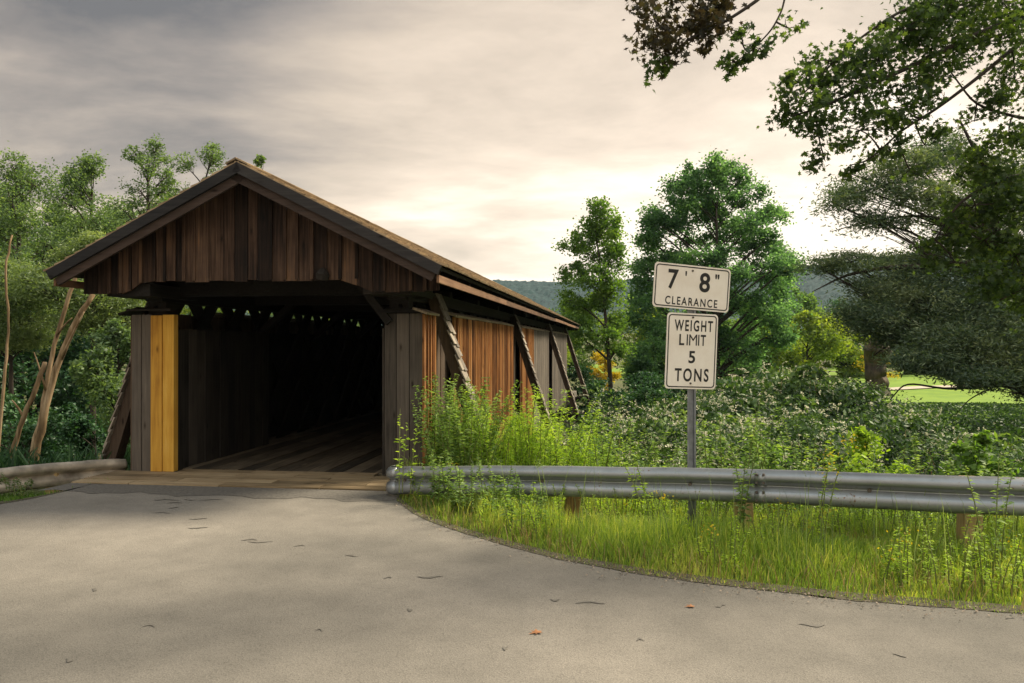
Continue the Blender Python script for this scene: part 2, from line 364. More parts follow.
# ------------------------------------------------------------------ ground, road, water, hills
edge_px = [(-400, 512), (-100, 508), (0, 504), (40, 497), (80, 488), (100, 483.5)]
def road_pt(px, py):
    Y = EYE * F / (py - HY); return ((px - 512) / F * Y, Y)
TH = math.atan(110 / F); CT, ST = math.cos(TH), math.sin(TH)
O = Vector((-3.167, 10.586, 0))
def B2W(lx, ly, z=0.0): return Vector((O.x + lx * CT + ly * ST, O.y - lx * ST + ly * CT, z))
Lc = [(-60, 6.0), (-30, 7.2), (-14, 8.2), (-9, 8.6)] + [road_pt(*p) for p in edge_px[2:]]
dl = B2W(-2.25, -0.92); dr = B2W(2.0, -0.92)
Rc = [road_pt(*p) for p in [(396, 500), (412, 512), (430, 521), (465, 533), (500, 543), (560, 559), (650, 575), (750, 588), (850, 599), (1024, 613)]]
Rc += [(5.0, 4.75), (8, 4.0), (12, 3.2), (20, 1.5), (60, -10)]
EDGE = Lc + [(dl.x, dl.y), (dr.x, dr.y)] + Rc
ex = np.array([p[0] for p in EDGE]); ey = np.array([p[1] for p in EDGE])
def edge_y(x): return np.interp(x, ex, ey)
def ss(t): t = np.clip(t, 0, 1); return t * t * (3 - 2 * t)
def ground_z(x, y):
    x = np.asarray(x, float); y = np.asarray(y, float)
    d = y - edge_y(x)
    z = -0.015 - 0.10 * ss(d / 2.0) * (x > -1.2)
    z = z - 0.24 * ss((d - .1) / 1.0) * (x < -5.0)
    z = z - 2.1 * ss((d - 2.6) / 5.0)
    z = z + ss((d - 6) / 10) * nz(x, y, 9) * 0.22
    # creek running under the bridge
    u = (y - 26) - 0.14 * (x - 0) + 1.5 * np.sin(x * 0.08)
    z = z - 1.7 * np.exp(-(u / 5.0) ** 2) * ss((d - 4) / 5)
    # field to the right is nearly level
    z = np.where(d < 0.02, np.minimum(z, -0.015), z)
    return z
def build_ground():
    xs = np.unique(np.concatenate([np.linspace(-1200, -60, 24), np.linspace(-60, -14, 40), np.linspace(-14, 16, 150), np.linspace(16, 90, 60), np.linspace(90, 1300, 24)]))
    ys = np.unique(np.concatenate([np.linspace(-120, -2, 30), np.linspace(-2, 18, 120), np.linspace(18, 110, 90), np.linspace(110, 1400, 30)]))
    X, Y = np.meshgrid(xs, ys); Z = ground_z(X, Y)
    Z = Z + 14 * ss((Y - 200) / 500) 
    n = len(xs); V = np.stack([X, Y, Z], -1).reshape(-1, 3)
    f = [(j * n + i, j * n + i + 1, (j + 1) * n + i + 1, (j + 1) * n + i) for j in range(len(ys) - 1) for i in range(n - 1)]
    mb = MB(); mb.add(V, f, 0.5)
    m, t, b, out = mat_new('turf and soil'); L = t.links.new
    tc = N(t, 'ShaderNodeTexCoord')
    n1 = N(t, 'ShaderNodeTexNoise'); n1.inputs['Scale'].default_value = 0.25; n1.inputs['Detail'].default_value = 8; L(tc.outputs['Object'], n1.inputs['Vector'])
    n2 = N(t, 'ShaderNodeTexNoise'); n2.inputs['Scale'].default_value = 14; n2.inputs['Detail'].default_value = 8; L(tc.outputs['Object'], n2.inputs['Vector'])
    mx = N(t, 'ShaderNodeMath', operation='MULTIPLY_ADD'); L(n2.outputs[0], mx.inputs[0]); mx.inputs[1].default_value = 0.6; 
    m3 = N(t, 'ShaderNodeMath', operation='MULTIPLY'); L(n1.outputs[0], m3.inputs[0]); m3.inputs[1].default_value = 0.4; L(m3.outputs[0], mx.inputs[2])
    cr = ramp(t, [(0.35, (0.045, 0.035, 0.02)), (0.5, (0.075, 0.085, 0.022)), (0.65, (0.11, 0.15, 0.03))]); L(mx.outputs[0], cr.inputs[0])
    L(cr.outputs[0], b.inputs['Base Color']); b.inputs['Roughness'].default_value = 0.95
    bp = N(t, 'ShaderNodeBump'); bp.inputs['Strength'].default_value = 0.8; bp.inputs['Distance'].default_value = 0.05; L(n2.outputs[0], bp.inputs['Height']); L(bp.outputs[0], b.inputs['Normal'])
    tag(mb.build('ground', m, smooth=True), kind='structure')
build_ground()

def asphalt():
    m, t, b, out = mat_new('worn asphalt'); L = t.links.new
    tc = N(t, 'ShaderNodeTexCoord')
    def noise(s, d=6, r=0.6, mp=None):
        n = N(t, 'ShaderNodeTexNoise'); n.inputs['Scale'].default_value = s; n.inputs['Detail'].default_value = d; n.inputs['Roughness'].default_value = r
        L((mp or tc).outputs['Object' if mp is None else 0], n.inputs['Vector']); return n
    big = noise(0.33, 4, 0.5); mid = noise(3.0, 6, 0.65); fine = noise(120, 4, 0.75)
    vo = N(t, 'ShaderNodeTexVoronoi'); vo.inputs['Scale'].default_value = 95; L(tc.outputs['Object'], vo.inputs['Vector'])
    base = ramp(t, [(0.35, (0.125, 0.117, 0.102)), (0.62, (0.228, 0.208, 0.178))]); L(big.outputs[0], base.inputs[0])
    r2 = ramp(t, [(0.3, (0.86, 0.86, 0.86)), (0.7, (1.08, 1.08, 1.08))]); L(mid.outputs[0], r2.inputs[0])
    r3 = ramp(t, [(0.3, (0.62, 0.62, 0.63)), (0.5, (1, 1, 1)), (0.70, (1.45, 1.43, 1.40))]); L(fine.outputs[0], r3.inputs[0])
    r4 = ramp(t, [(0.0, (0.8, 0.8, 0.8)), (0.5, (1.06, 1.06, 1.06))]); L(vo.outputs['Color'], r4.inputs[0])
    c = base
    for r in (r2, r3, r4):
        mx = N(t, 'ShaderNodeMixRGB', blend_type='MULTIPLY'); mx.inputs[0].default_value = 1; L(c.outputs[0], mx.inputs[1]); L(r.outputs[0], mx.inputs[2]); c = mx
    L(c.outputs[0], b.inputs['Base Color']); b.inputs['Roughness'].default_value = 0.88; b.inputs['Specular IOR Level'].default_value = 0.3
    ad = N(t, 'ShaderNodeMath', operation='ADD'); L(fine.outputs[0], ad.inputs[0]); L(vo.outputs['Distance'], ad.inputs[1])
    bp = N(t, 'ShaderNodeBump'); bp.inputs['Strength'].default_value = 0.35; bp.inputs['Distance'].default_value = 0.006; L(ad.outputs[0], bp.inputs['Height']); L(bp.outputs[0], b.inputs['Normal'])
    return m
M['asphalt'] = asphalt()
def build_road():
    xs = np.unique(np.concatenate([np.linspace(-60, -10, 40), np.linspace(-10, 9, 380), np.linspace(9, 60, 40), [dl.x, dr.x]]))
    top = edge_y(xs) + np.where((xs > dl.x) & (xs < dr.x), 0, rng.normal(0, 0.012, len(xs)) + 0.03 * np.sin(xs * 5.1) + 0.02 * np.sin(xs * 13.7))
    rows = [-60, -30, -15, -6, -2, 0, 2, 3.4]
    V = []; nrow = len(rows) + 1
    for i, x in enumerate(xs):
        for r in rows: V.append((x, min(r, top[i] - 0.5) if r > -60 else -60, 0.0))
        V.append((x, top[i], 0.0))
    f = []
    for i in range(len(xs) - 1):
        for j in range(nrow - 1):
            a = i * nrow + j; f.append((a, a + nrow, a + nrow + 1, a + 1))
    mb = MB(); mb.add(V, f, 0.5)
    road = tag(mb.build('road', M['asphalt']), kind='structure')
    # darker strip in front of the deck
    jm = MB()
    a0 = B2W(-2.3, -1.45); a1 = B2W(2.1, -1.5)
    n = 24; V = []
    for i in range(n + 1):
        q = i / n; p = a0.lerp(a1, q); e = B2W(-2.25 + 4.3 * q, -0.925)
        V.append((p.x + 0.02 * math.sin(i * 2.3), p.y + 0.07 * math.sin(i * 1.1) + 0.04 * math.sin(i * 2.9), 0.004)); V.append((e.x, e.y, 0.004))
    jm.add(V, [(2 * i, 2 * i + 2, 2 * i + 3, 2 * i + 1) for i in range(n)], .5)
    tag(jm.build('road_strip', simple('darker asphalt', (0.115, 0.105, 0.09), 0.85, 0, 0.35, 30, .4)), kind='structure')
    # short tar smears and cracks
    cm = MB()
    spots = [(212, 462, 26), (190, 466, 14), (430, 577, 26), (590, 603, 30), (170, 475, 22), (160, 466, 12), (175, 453 + 50, 16), (250, 540, 16), (352, 556, 14), (555, 600, 10), (720, 606, 12), (812, 625, 26),
             (163, 513, 18), (198, 519, 18), (198, 528, 20), (260, 542, 26), (300, 546, 12), (150, 626, 14), (388, 578, 8), (640, 640, 8), (900, 655, 12), (70, 660, 10), (320, 630, 7), (174, 508, 9), (505, 648, 6), (410, 610, 6), (95, 590, 7)]
    for px, py, w in spots:
        x, y = road_pt(px, max(py, 500)); L_ = w / F * y
        n = 7; up = []; dn = []
        for i in range(n + 1):
            q = i / n; h = 0.014 * math.sin(math.pi * q) * (0.5 + random.random()) + 0.003
            bx = x + (q - .5) * L_; by = y + 0.02 * math.sin(q * 5 + px)
            up.append((bx, by + h, 0.0045)); dn.append((bx, by - h, 0.0045))
        V = []
        for a, b in zip(dn, up): V += [a, b]
        cm.add(V, [(2 * i, 2 * i + 2, 2 * i + 3, 2 * i + 1) for i in range(n)], .5)
    tag(cm.build('road_tar_marks', simple('tar', (0.125, 0.115, 0.098), 0.7, 0, 0.3)), kind='structure')
build_road()
def build_soil():
    # crumbled edge: soil and grit lying along the asphalt
    m = simple('gritty soil', (0.07, 0.06, 0.035), 0.95, 0, 0.6, 45, .8)
    for xr in ((-1.3, 9.0), (-9.0, -5.05)):
        xs = np.arange(xr[0], xr[1], .03); V = []
        wv = .012 + .03 * np.abs(nz(xs, xs * .3, .35, 2)) + .03 * np.abs(nz(xs, xs, 1.3, 4)) + rng.normal(0, .006, len(xs))
        for x, w in zip(xs, wv):
            y = float(edge_y(x)); V += [(x, y - max(.01, w), .004), (x, y + .16, .004)]
        mb = MB(); mb.add(V, [(2 * i, 2 * i + 2, 2 * i + 3, 2 * i + 1) for i in range(len(xs) - 1)], .5)
        tag(mb.build('soil', m), kind='structure')
    # grit
    n = 900; x = rng.uniform(-1.3, 6, n); y = edge_y(x) - np.abs(rng.normal(0, .16, n)) + .03; sz = rng.uniform(.003, .011, n)
    an = rng.uniform(0, 6.28, n); q = np.array([0, 1, 2, 3]) * np.pi / 2
    v = np.stack([x[:, None] + np.cos(an[:, None] + q) * sz[:, None], y[:, None] + np.sin(an[:, None] + q) * sz[:, None] * .8, np.tile([.007, .012, .016, .011], (n, 1))], -1)
    o = poly_mesh('gravel', v, 4, simple('grit', (0.25, 0.20, 0.15), 0.9, 0, 0.5, 60), rng.random(n)); tag(o, kind='stuff')
build_soil()

def build_lawn_path_water():
    # mown field beyond the creek: sheet that follows the ground 4 cm above it
    xs = np.linspace(12, 150, 70); ys = np.linspace(40, 150, 60)
    X, Y = np.meshgrid(xs, ys); Y = Y + 0.02 * X
    Z = ground_z(X, Y) + 0.05
    n = len(xs)
    f = [(j * n + i, j * n + i + 1, (j + 1) * n + i + 1, (j + 1) * n + i) for j in range(len(ys) - 1) for i in range(n - 1)]
    mb = MB(); mb.add(np.stack([X, Y, Z], -1).reshape(-1, 3), f, .5)
    m, t, b, out = mat_new('mown field'); L = t.links.new
    tc = N(t, 'ShaderNodeTexCoord')
    n1 = N(t, 'ShaderNodeTexNoise'); n1.inputs['Scale'].default_value = 0.6; n1.inputs['Detail'].default_value = 9; n1.inputs['Roughness'].default_value = .7; L(tc.outputs['Object'], n1.inputs['Vector'])
    cr = ramp(t, [(0.3, (0.085, 0.18, 0.003)), (0.55, (0.15, 0.25, 0.004)), (0.75, (0.20, 0.33, 0.008))]); L(n1.outputs[0], cr.inputs[0]); L(cr.outputs[0], b.inputs['Base Color'])
    b.inputs['Roughness'].default_value = 0.95
    tag(mb.build('lawn', m, smooth=True), kind='structure')
    xs = np.linspace(26, 130, 60); V = []; f = []
    for i, x in enumerate(xs):
        yc = 66 + 0.22 * (x - 26) + 1.2 * math.sin(x * .07)
        for s in (-1.1, 1.1):
            V.append((x, yc + s, float(ground_z(x, yc + s)) + 0.12))
        if i: a = 2 * i; f.append((a - 2, a, a + 1, a - 1))
    mb = MB(); mb.add(V, f, .5)
    tag(mb.build('path', simple('gravel path', (0.45, 0.38, 0.30), 0.95, 0, 0.25, 3), smooth=True), kind='structure')
    m, t, b, out = mat_new('creek water'); L = t.links.new
    b.inputs['Base Color'].default_value = (0.05, 0.055, 0.04, 1); b.inputs['Roughness'].default_value = 0.08; b.inputs['Specular IOR Level'].default_value = 0.6
    tc = N(t, 'ShaderNodeTexCoord'); n1 = N(t, 'ShaderNodeTexNoise'); n1.inputs['Scale'].default_value = 2.5; n1.inputs['Detail'].default_value = 4
    L(tc.outputs['Object'], n1.inputs['Vector']); bp = N(t, 'ShaderNodeBump'); bp.inputs['Strength'].default_value = .3; bp.inputs['Distance'].default_value = .05
    L(n1.outputs[0], bp.inputs['Height']); L(bp.outputs[0], b.inputs['Normal'])
    mb = MB(); mb.add([(-90, 14, -3.25), (60, 20, -3.25), (60, 46, -3.25), (-90, 26, -3.25)], [(0, 1, 2, 3)], .5)
    tag(mb.build('water', m), kind='structure')
build_lawn_path_water()

def build_hills():
    m, t, b, out = mat_new('wooded hillside'); L = t.links.new
    tc = N(t, 'ShaderNodeTexCoord')
    n1 = N(t, 'ShaderNodeTexNoise'); n1.inputs['Scale'].default_value = 0.10; n1.inputs['Detail'].default_value = 9; n1.inputs['Roughness'].default_value = .75; L(tc.outputs['Object'], n1.inputs['Vector'])
    cr = ramp(t, [(0.35, (0.004, 0.022, 0.026)), (0.6, (0.010, 0.040, 0.040)), (0.75, (0.028, 0.065, 0.042))]); L(n1.outputs[0], cr.inputs[0]); L(cr.outputs[0], b.inputs['Base Color'])  # haze blue of the distance is mixed into the forest colour
    b.inputs['Roughness'].default_value = 1.0
    nx, ny = 700, 90
    th = np.linspace(-62, 62, nx) * np.pi / 180
    rr = np.linspace(420, 900, ny)
    T, RR = np.meshgrid(th, rr)
    X = RR * np.sin(T); Y = RR * np.cos(T)
    q = (RR - 420) / 480
    px = 512 + F * np.tan(T)
    # skyline heights above eye in photo pixels, by direction
    sky_y = np.interp(px, [-900, 0, 250, 420, 500, 560, 640, 740, 830, 900, 1100, 2000], [44, 40, 44, 52, 59, 57, 60, 62, 70, 74, 72, 60])
    top = sky_y / F * 900 * np.cos(T) ** 0
    Z = -8 + (top + 10) * ss(q * 1.02)
    bump = np.abs(nz(X, Y, 5, 1)) * 2.5 + rng.random(X.shape) * 2.2 + nz(X, Y, 60, 3) * 4 * q
    Z = Z + bump * (0.4 + 0.6 * q)
    V = np.stack([X, Y, Z], -1).reshape(-1, 3)
    f = [(j * nx + i, j * nx + i + 1, (j + 1) * nx + i + 1, (j + 1) * nx + i) for j in range(ny - 1) for i in range(nx - 1)]
    mb = MB(); mb.add(V, f, .5)
    tag(mb.build('hills', m), kind='structure')
build_hills()

# ------------------------------------------------------------------ covered bridge (local frame: x across, y along, z up)
def build_bridge():
    br = thing('covered_bridge', (O.x, O.y, 0), 'weathered brown timber covered bridge with shingled roof and leaning buttresses', 'covered bridge', rz=-TH)
    LEN = 28.6
    def boards_y(mb, lx, y0, y1, z0, z1, w=0.2, th=0.025, batten=None, zj=0.012, xj=0.006):
        y = y0
        while y < y1 - 0.02:
            ww = min(w * random.uniform(0.75, 1.2), y1 - y)
            dx = random.uniform(-xj, xj)
            mb.box((lx - th / 2 + dx, y + 0.004, z0 + random.uniform(-zj, zj)), (lx + th / 2 + dx, y + ww - 0.004, z1 + random.uniform(-zj, 0)))
            if batten:
                s = 1 if lx > 0 else -1
                x_a, x_b = sorted((lx + s * (th / 2 + 0.008), lx + s * (th / 2 + 0.030)))
                mb.box((x_a, y + ww - batten / 2, z0), (x_b, y + ww + batten / 2, z1 - 0.01))
            y += ww
    def boards_x(mb, ly, x0, x1, z0, z1, w=0.2, th=0.025, yj=0.006):
        x = x0
        while x < x1 - 0.02:
            ww = min(w * random.uniform(0.8, 1.2), x1 - x)
            dy = random.uniform(-yj, yj)
            a = z0(x) if callable(z0) else z0; b = z1(x + ww / 2) if callable(z1) else z1
            mb.box((x + 0.004, ly - th / 2 + dy, a), (x + ww - 0.004, ly + th / 2 + dy, b))
            x += ww
    # --- deck
    mb = MB()
    y = -0.92
    for k, (ya, yb) in enumerate([(-0.92, -0.70), (-0.69, -0.47), (-0.46, -0.24), (-0.23, -0.01), (0.0, 0.22)]):
        x = -2.25
        lim = 2.0 if k < 4 else 1.38
        if k == 4: x = -1.38
        while x < lim:
            w = min(random.uniform(0.7, 1.3), lim - x + 0.001)
            mb.box((x, ya, -0.12), (x + w - 0.012, yb - 0.01, 0.018 + random.uniform(0, 0.008))); x += w
    mb.build('deck_plank', M['deck_t'], br)
    mb = MB(); x = -1.98
    while x < 1.98:
        w = min(random.uniform(0.2, 0.27), 1.98 - x)
        yy = 0.22
        while yy < LEN:
            l = min(random.uniform(3, 4.6), LEN - yy)
            mb.box((x, yy, -0.06), (x + w - 0.012, yy + l - 0.012, 0.016 + random.uniform(0, 0.012))); yy += l
        x += max(w, 0.05)
    mb.build('deck', M['deck_l'], br)
    mb = MB()
    for k in range(14): mb.box((-1.84, 0.3 + k * 2.15, -0.42), (1.84, 0.55 + k * 2.15, -0.08))
    for x in (-1.6, -.5, .5, 1.6): mb.box((x - .1, -0.4, -0.65), (x + .1, LEN, -0.43))
    mb.build('floor_frame', M['dark_wood'], br)
    for ya, yb in ((-0.90, 0.9), (LEN - 1.6, LEN + 0.4)):
        mb = MB(); z = -3.9
        while z < -0.7:
            h = 0.42; x = -2.4 - random.uniform(0, .05)
            while x < 2.3:
                w = min(random.uniform(.5, 1.0), 2.4 - x)
                mb.box((x, ya + random.uniform(0, .04), z), (x + w - .02, yb - random.uniform(0, .04), z + h - .02)); x += w
            z += h
        mb.build('abutment', M['stone'], br)
    # --- side walls
    for s in (-1, 1):
        mb = MB(); boards_y(mb, s * 1.90, 0.05, LEN - .1, -0.95, 2.18, 0.22)
        mb.build('side_wall', M['siding_dark'], br)
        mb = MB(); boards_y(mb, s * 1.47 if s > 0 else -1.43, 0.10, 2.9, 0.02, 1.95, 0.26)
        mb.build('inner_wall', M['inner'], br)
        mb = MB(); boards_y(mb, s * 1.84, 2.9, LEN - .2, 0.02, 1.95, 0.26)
        mb.build('inner_wall', M['dark_wood'], br)  # darker copy beyond the lining paints the light falloff along the interior
        # lattice truss
        mb = MB()
        for k in range(-3, 34):
            y0 = k * 0.95
            for dirn, off in ((1, 0), (-1, 0.06)):
                a = Vector((s * (1.66 + off), y0 + (0 if dirn > 0 else 2.5), -0.1)); b = Vector((s * (1.66 + off), y0 + (2.5 if dirn > 0 else 0), 2.42))
                if min(a.y, b.y) < 0.1 or max(a.y, b.y) > LEN - .1:
                    d = b - a
                    t0, t1 = 0.0, 1.0
                    for lim in (0.1, LEN - .1):
                        tt = (lim - a.y) / d.y
                        if 0 < tt < 1:
                            inside = (a.y < 0.1 or a.y > LEN - .1)
                            if inside: t0 = max(t0, tt)
                            else: t1 = min(t1, tt)
                    if (a.y < .1 and b.y < .1) or (a.y > LEN - .1 and b.y > LEN - .1): continue
                    a, b = a + d * t0, a + d * t1
                mb.beam(a, b, 0.045, 0.22, up=(0, 1, 0.3))
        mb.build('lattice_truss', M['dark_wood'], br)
        mb = MB(); mb.box((s * 1.69 - .12, -0.05, 2.32), (s * 1.69 + .12, LEN, 2.50)); mb.build('top_plate', M['dark_wood'], br)
    # right-hand and left-hand siding panels between the buttresses
    BY = [1.30, 9.75, 19.15, 28.05]
    panels = [(1.95, 8.45), (9.95, 17.9), (19.4, 27.2)]
    for s in (-1, 1):
        for i, (a, b) in enumerate(panels):
            mb = MB()
            lx = s * 2.015
            if i == 0:
                boards_y(mb, lx, a, b, -0.9, 2.16, 0.15, 0.03, batten=0.045, zj=.01)
                o = mb.build('siding_panel', M['siding_warm'], br)
                if s > 0: o['label'] = 'orange brown board siding panel nearest the road'
            else:
                if i == 1:
                    wb = MB(); boards_y(wb, lx, a, a + 2.9, -0.9, 2.16, 0.17, 0.03, batten=.045); boards_y(mb, lx, a + 2.9, b, -0.9, 2.16, 0.2, 0.03)
                    o = wb.build('siding_panel', M['siding_warm'], br)
                else:
                    boards_y(mb, lx, a, b, -0.9, 2.16, 0.2, 0.03)
                mb.build('siding_panel', M['siding_grey'], br)
            mb = MB()
            nseg = 4
            for k in range(nseg):
                yy0 = a - .08 + (b - a + .1) * k / nseg; yy1 = a - .08 + (b - a + .1) * (k + 1) / nseg
                mb.beam((s * 1.985, yy0, 2.20 + random.uniform(-.006, .006)), (s * 1.985, yy1 - .01, 2.20 + random.uniform(-.006, .006)), 0.19, 0.035, up=(s * 0.35, 0, 1))
            mb.build('cap_strip', M['cap'], br)
    # portal end boxes
    mb = MB(); boards_x(mb, 0.0, 1.52, 2.03, 0.0, 2.14, 0.17, .03); mb.build('portal_board', M['grey_front'], br)
    mb = MB(); boards_y(mb, 2.035, -0.012, 0.52, -0.6, 2.14, 0.15, 0.03, batten=.04); mb.build('portal_side_board', M['siding_warm'], br)
    mb = MB(); mb.beam((2.02, -0.12, 2.17), (2.02, 0.60, 2.17), 0.20, 0.03, up=(.35, 0, 1)); mb.build('cap_strip', M['cap'], br)
    mb = MB(); mb.box((1.46, -0.10, 2.15), (2.0, 0.0, 2.19)); mb.build('cap_strip', M['dark_wood'], br)
    mb = MB(); boards_x(mb, 0.0, -2.03, -1.745, 0.0, 2.14, 0.15, .03); mb.build('portal_board', M['grey_front'], br)
    mb = MB(); boards_y(mb, -2.035, -0.012, 0.52, -0.6, 2.14, 0.15, 0.03); mb.build('portal_side_board', M['siding_dark'], br)
    mb = MB(); mb.beam((-2.06, -0.06, 2.19), (-2.06, 0.6, 2.19), 0.30, 0.03, up=(-.3, 0, 1)); mb.box((-2.06, -0.10, 2.19), (-1.42, 0.0, 2.22)); mb.build('cap_strip', M['dark_wood'], br)
    mb = MB(); mb.box((-1.738, -0.045, 0.018), (-1.575, 0.05, 2.13), .35); o = mb.build('post_plank', M['new_wood'], br); o['label'] = 'fresh orange lumber plank on the left portal post'
    mb = MB(); mb.box((-1.572, -0.030, 0.018), (-1.41, 0.08, 2.14), .62); o = mb.build('post_plank', M['new_wood'], br); o['label'] = 'fresh orange lumber plank beside the bridge opening'
    for o in [c for c in br.children if c.name.startswith('post_plank')]:
        bm = o.modifiers.new('b', 'BEVEL'); bm.width = .006; bm.segments = 2
    for s in (-1, 1):
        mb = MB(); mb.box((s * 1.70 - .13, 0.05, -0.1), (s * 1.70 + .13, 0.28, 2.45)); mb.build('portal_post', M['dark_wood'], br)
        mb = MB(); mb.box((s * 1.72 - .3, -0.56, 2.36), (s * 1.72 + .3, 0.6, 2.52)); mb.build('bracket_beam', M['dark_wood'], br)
        if s < 0: continue
        mb = MB(); mb.beam((s * 1.60, -.02, 2.02), (s * 1.22, -.02, 2.50), 0.1, 0.13, up=(0, 1, 0)); mb.build('knee_brace', M['dark_wood'], br)
    # lintel and ties, cross braces
    for k in range(12):
        yy = 0.15 + k * 2.55
        mb = MB(); mb.box((-1.8, yy, 2.40), (1.8, yy + .2, 2.60)); mb.build('tie_beam', M['dark_wood'], br)
        if 0 < k < 4:
            mb = MB(); mb.beam((-1.55, yy + .1, 1.9), (-0.9, yy + .1, 2.45), 0.1, 0.12, up=(0, 1, 0)); mb.build('knee_brace', M['dark_wood'], br)
            mb = MB(); mb.beam((-1.1 + .3 * k, yy + .4, 2.5), (0.7 + .3 * k, yy + 2.6, 2.52), 0.12, 0.12); mb.build('cross_brace', M['dark_wood'], br)
    # --- roof
    HW, ZE, ZR, Y0, Y1 = 2.50, 2.66, 3.93, -1.02, LEN + 1.0
    sl_len = math.hypot(HW, ZR - ZE); sa = math.atan2(ZR - ZE, HW)
    def on(s, d, up=0.0):   # distance d down the slope from the ridge, up above the deck
        return s * (d * math.cos(sa) + up * math.sin(sa)), ZR - d * math.sin(sa) + up * math.cos(sa)
    for s in (-1, 1):
        mb = MB()
        a = on(s, 0.0, -0.06); b = on(s, sl_len, -0.06); c = on(s, sl_len, -0.02); d = on(s, 0.0, -0.02)
        V = []
        for yy in (Y0 + .03, Y1 - .03):
            for q in (a, b, c, d): V.append((q[0], yy, q[1]))
        mb.add(V, [(0,1,2,3),(7,6,5,4),(0,4,5,1),(1,5,6,2),(2,6,7,3),(3,7,4,0)], .3)
        roof = mb.build('roof', M['dark_wood'], br)
        mb = MB()
        nc = 18; pitch = sl_len / nc
        for k in range(nc):
            d1 = (k + 1) * pitch + 0.035; d0 = k * pitch - 0.03
            y = Y0 - 0.02
            while y < Y1:
                w = random.uniform(0.10, 0.22) if y < 14 else random.uniform(.2, .4)
                w = min(w, Y1 + .02 - y)
                e = d1 + random.uniform(-0.012, 0.016); l = random.uniform(0, .008)
                p0 = on(s, d0, -0.012); p1 = on(s, e, 0.006 + l); p2 = on(s, e, 0.026 + l); p3 = on(s, d0, 0.004)
                V = []
                for yy in (y + .003, y + w - .003):
                    for q in (p0, p1, p2, p3): V.append((q[0], yy, q[1]))
                mb.add(V, [(0,1,2,3),(7,6,5,4),(0,4,5,1),(1,5,6,2),(2,6,7,3),(3,7,4,0)])
                y += max(w, .03)
        o = mb.build('shingles', M['roofing'], roof)
        # eave fascia and rafter tails
        fx = s * (HW - 0.06)
        mb = MB(); yy = Y0 + .06
        while yy < Y1 - .1:
            l = min(5.5, Y1 - .05 - yy); jz = random.uniform(-.012, .012)
            mb.box((min(fx, fx + s * .03), yy, ZE - 0.20 + jz), (max(fx, fx + s * .03), yy + l - .01, ZE - 0.11 + jz)); yy += l
        mb.build('fascia', M['fascia'], br)
        # rake boards (upper dark one proud, lower brown one set back), both ends
        for ye, dr_ in ((Y0, -1), (Y1, 1)):
            mb = MB(); a = on(s, 0.0, -0.056); b = on(s, sl_len + .02, -0.056)
            mb.beam((a[0], ye + dr_ * -.005, a[1]), (b[0], ye + dr_ * -.005, b[1]), 0.045, 0.118, up=(0, 0, 1)); mb.build('rake_board', M['rake_up'], br)
            mb = MB(); a = on(s, 0.0, -0.165); b = on(s, sl_len - .02, -0.165)
            mb.beam((a[0], ye - dr_ * .05, a[1]), (b[0], ye - dr_ * .05, b[1]), 0.04, 0.10, up=(0, 0, 1)); mb.build('rake_board', M['rake_low'], br)
    mb = MB()
    for s in (-1, 1):
        y = Y0 - .03
        while y < Y1:
            l = min(random.uniform(.6, .9), Y1 + .03 - y)
            a = on(s, -0.01, 0.045); b = on(s, .13, 0.035)
            mb.beam(((a[0] + b[0]) / 2, y, (a[1] + b[1]) / 2 + random.uniform(0, .01)), ((a[0] + b[0]) / 2, y + l + .02, (a[1] + b[1]) / 2 + random.uniform(0, .01)), 0.15, 0.02, up=(s * math.sin(sa), 0, math.cos(sa)))
            y += l
    mb.build('ridge_cap', M['roofing'], br)
    # rafters
    mb = MB()
    for s in (-1, 1):
        a = on(s, 0.02, -0.13); b = on(s, sl_len - .1, -0.13); mb.beam((a[0], 0, a[1]), (b[0], 0, b[1]), 0.06, 0.13)
    r0 = mb.build('rafter', M['dark_wood'], br)
    for k in range(30):
        r = r0 if k == 0 else r0.copy()
        if k: COL.objects.link(r)
        r.parent = br; r.location = (0, -0.45 + k * .98, 0)
    # gable siding
    def zb(x):
        ax = abs(x + .1)
        return 2.535 if ax < 1.36 else (2.535 - (ax - 1.36) * .62 if ax < 1.6 else 2.385)
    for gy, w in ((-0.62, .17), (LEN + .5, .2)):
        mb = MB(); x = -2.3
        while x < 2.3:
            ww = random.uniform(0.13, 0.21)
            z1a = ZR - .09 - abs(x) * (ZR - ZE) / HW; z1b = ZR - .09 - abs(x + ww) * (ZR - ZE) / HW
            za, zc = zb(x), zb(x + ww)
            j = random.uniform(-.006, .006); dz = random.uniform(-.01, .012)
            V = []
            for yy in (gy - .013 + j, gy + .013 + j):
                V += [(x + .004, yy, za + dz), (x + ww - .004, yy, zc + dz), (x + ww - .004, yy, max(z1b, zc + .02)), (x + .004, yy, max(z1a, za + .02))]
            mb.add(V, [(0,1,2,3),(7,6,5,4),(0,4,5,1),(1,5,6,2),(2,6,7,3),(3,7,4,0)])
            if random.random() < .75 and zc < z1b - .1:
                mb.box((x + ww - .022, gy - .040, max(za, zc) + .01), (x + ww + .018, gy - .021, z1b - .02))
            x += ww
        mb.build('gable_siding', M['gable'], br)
    mb = MB(); mb.tube([(0.93, -0.66, 2.54), (0.94, -0.67, 2.60), (0.95, -0.66, 2.66), (0.96, -0.66, 2.68)], [.075, .085, .05, .01], 8); mb.build('nest', M['dark_wood'], br)
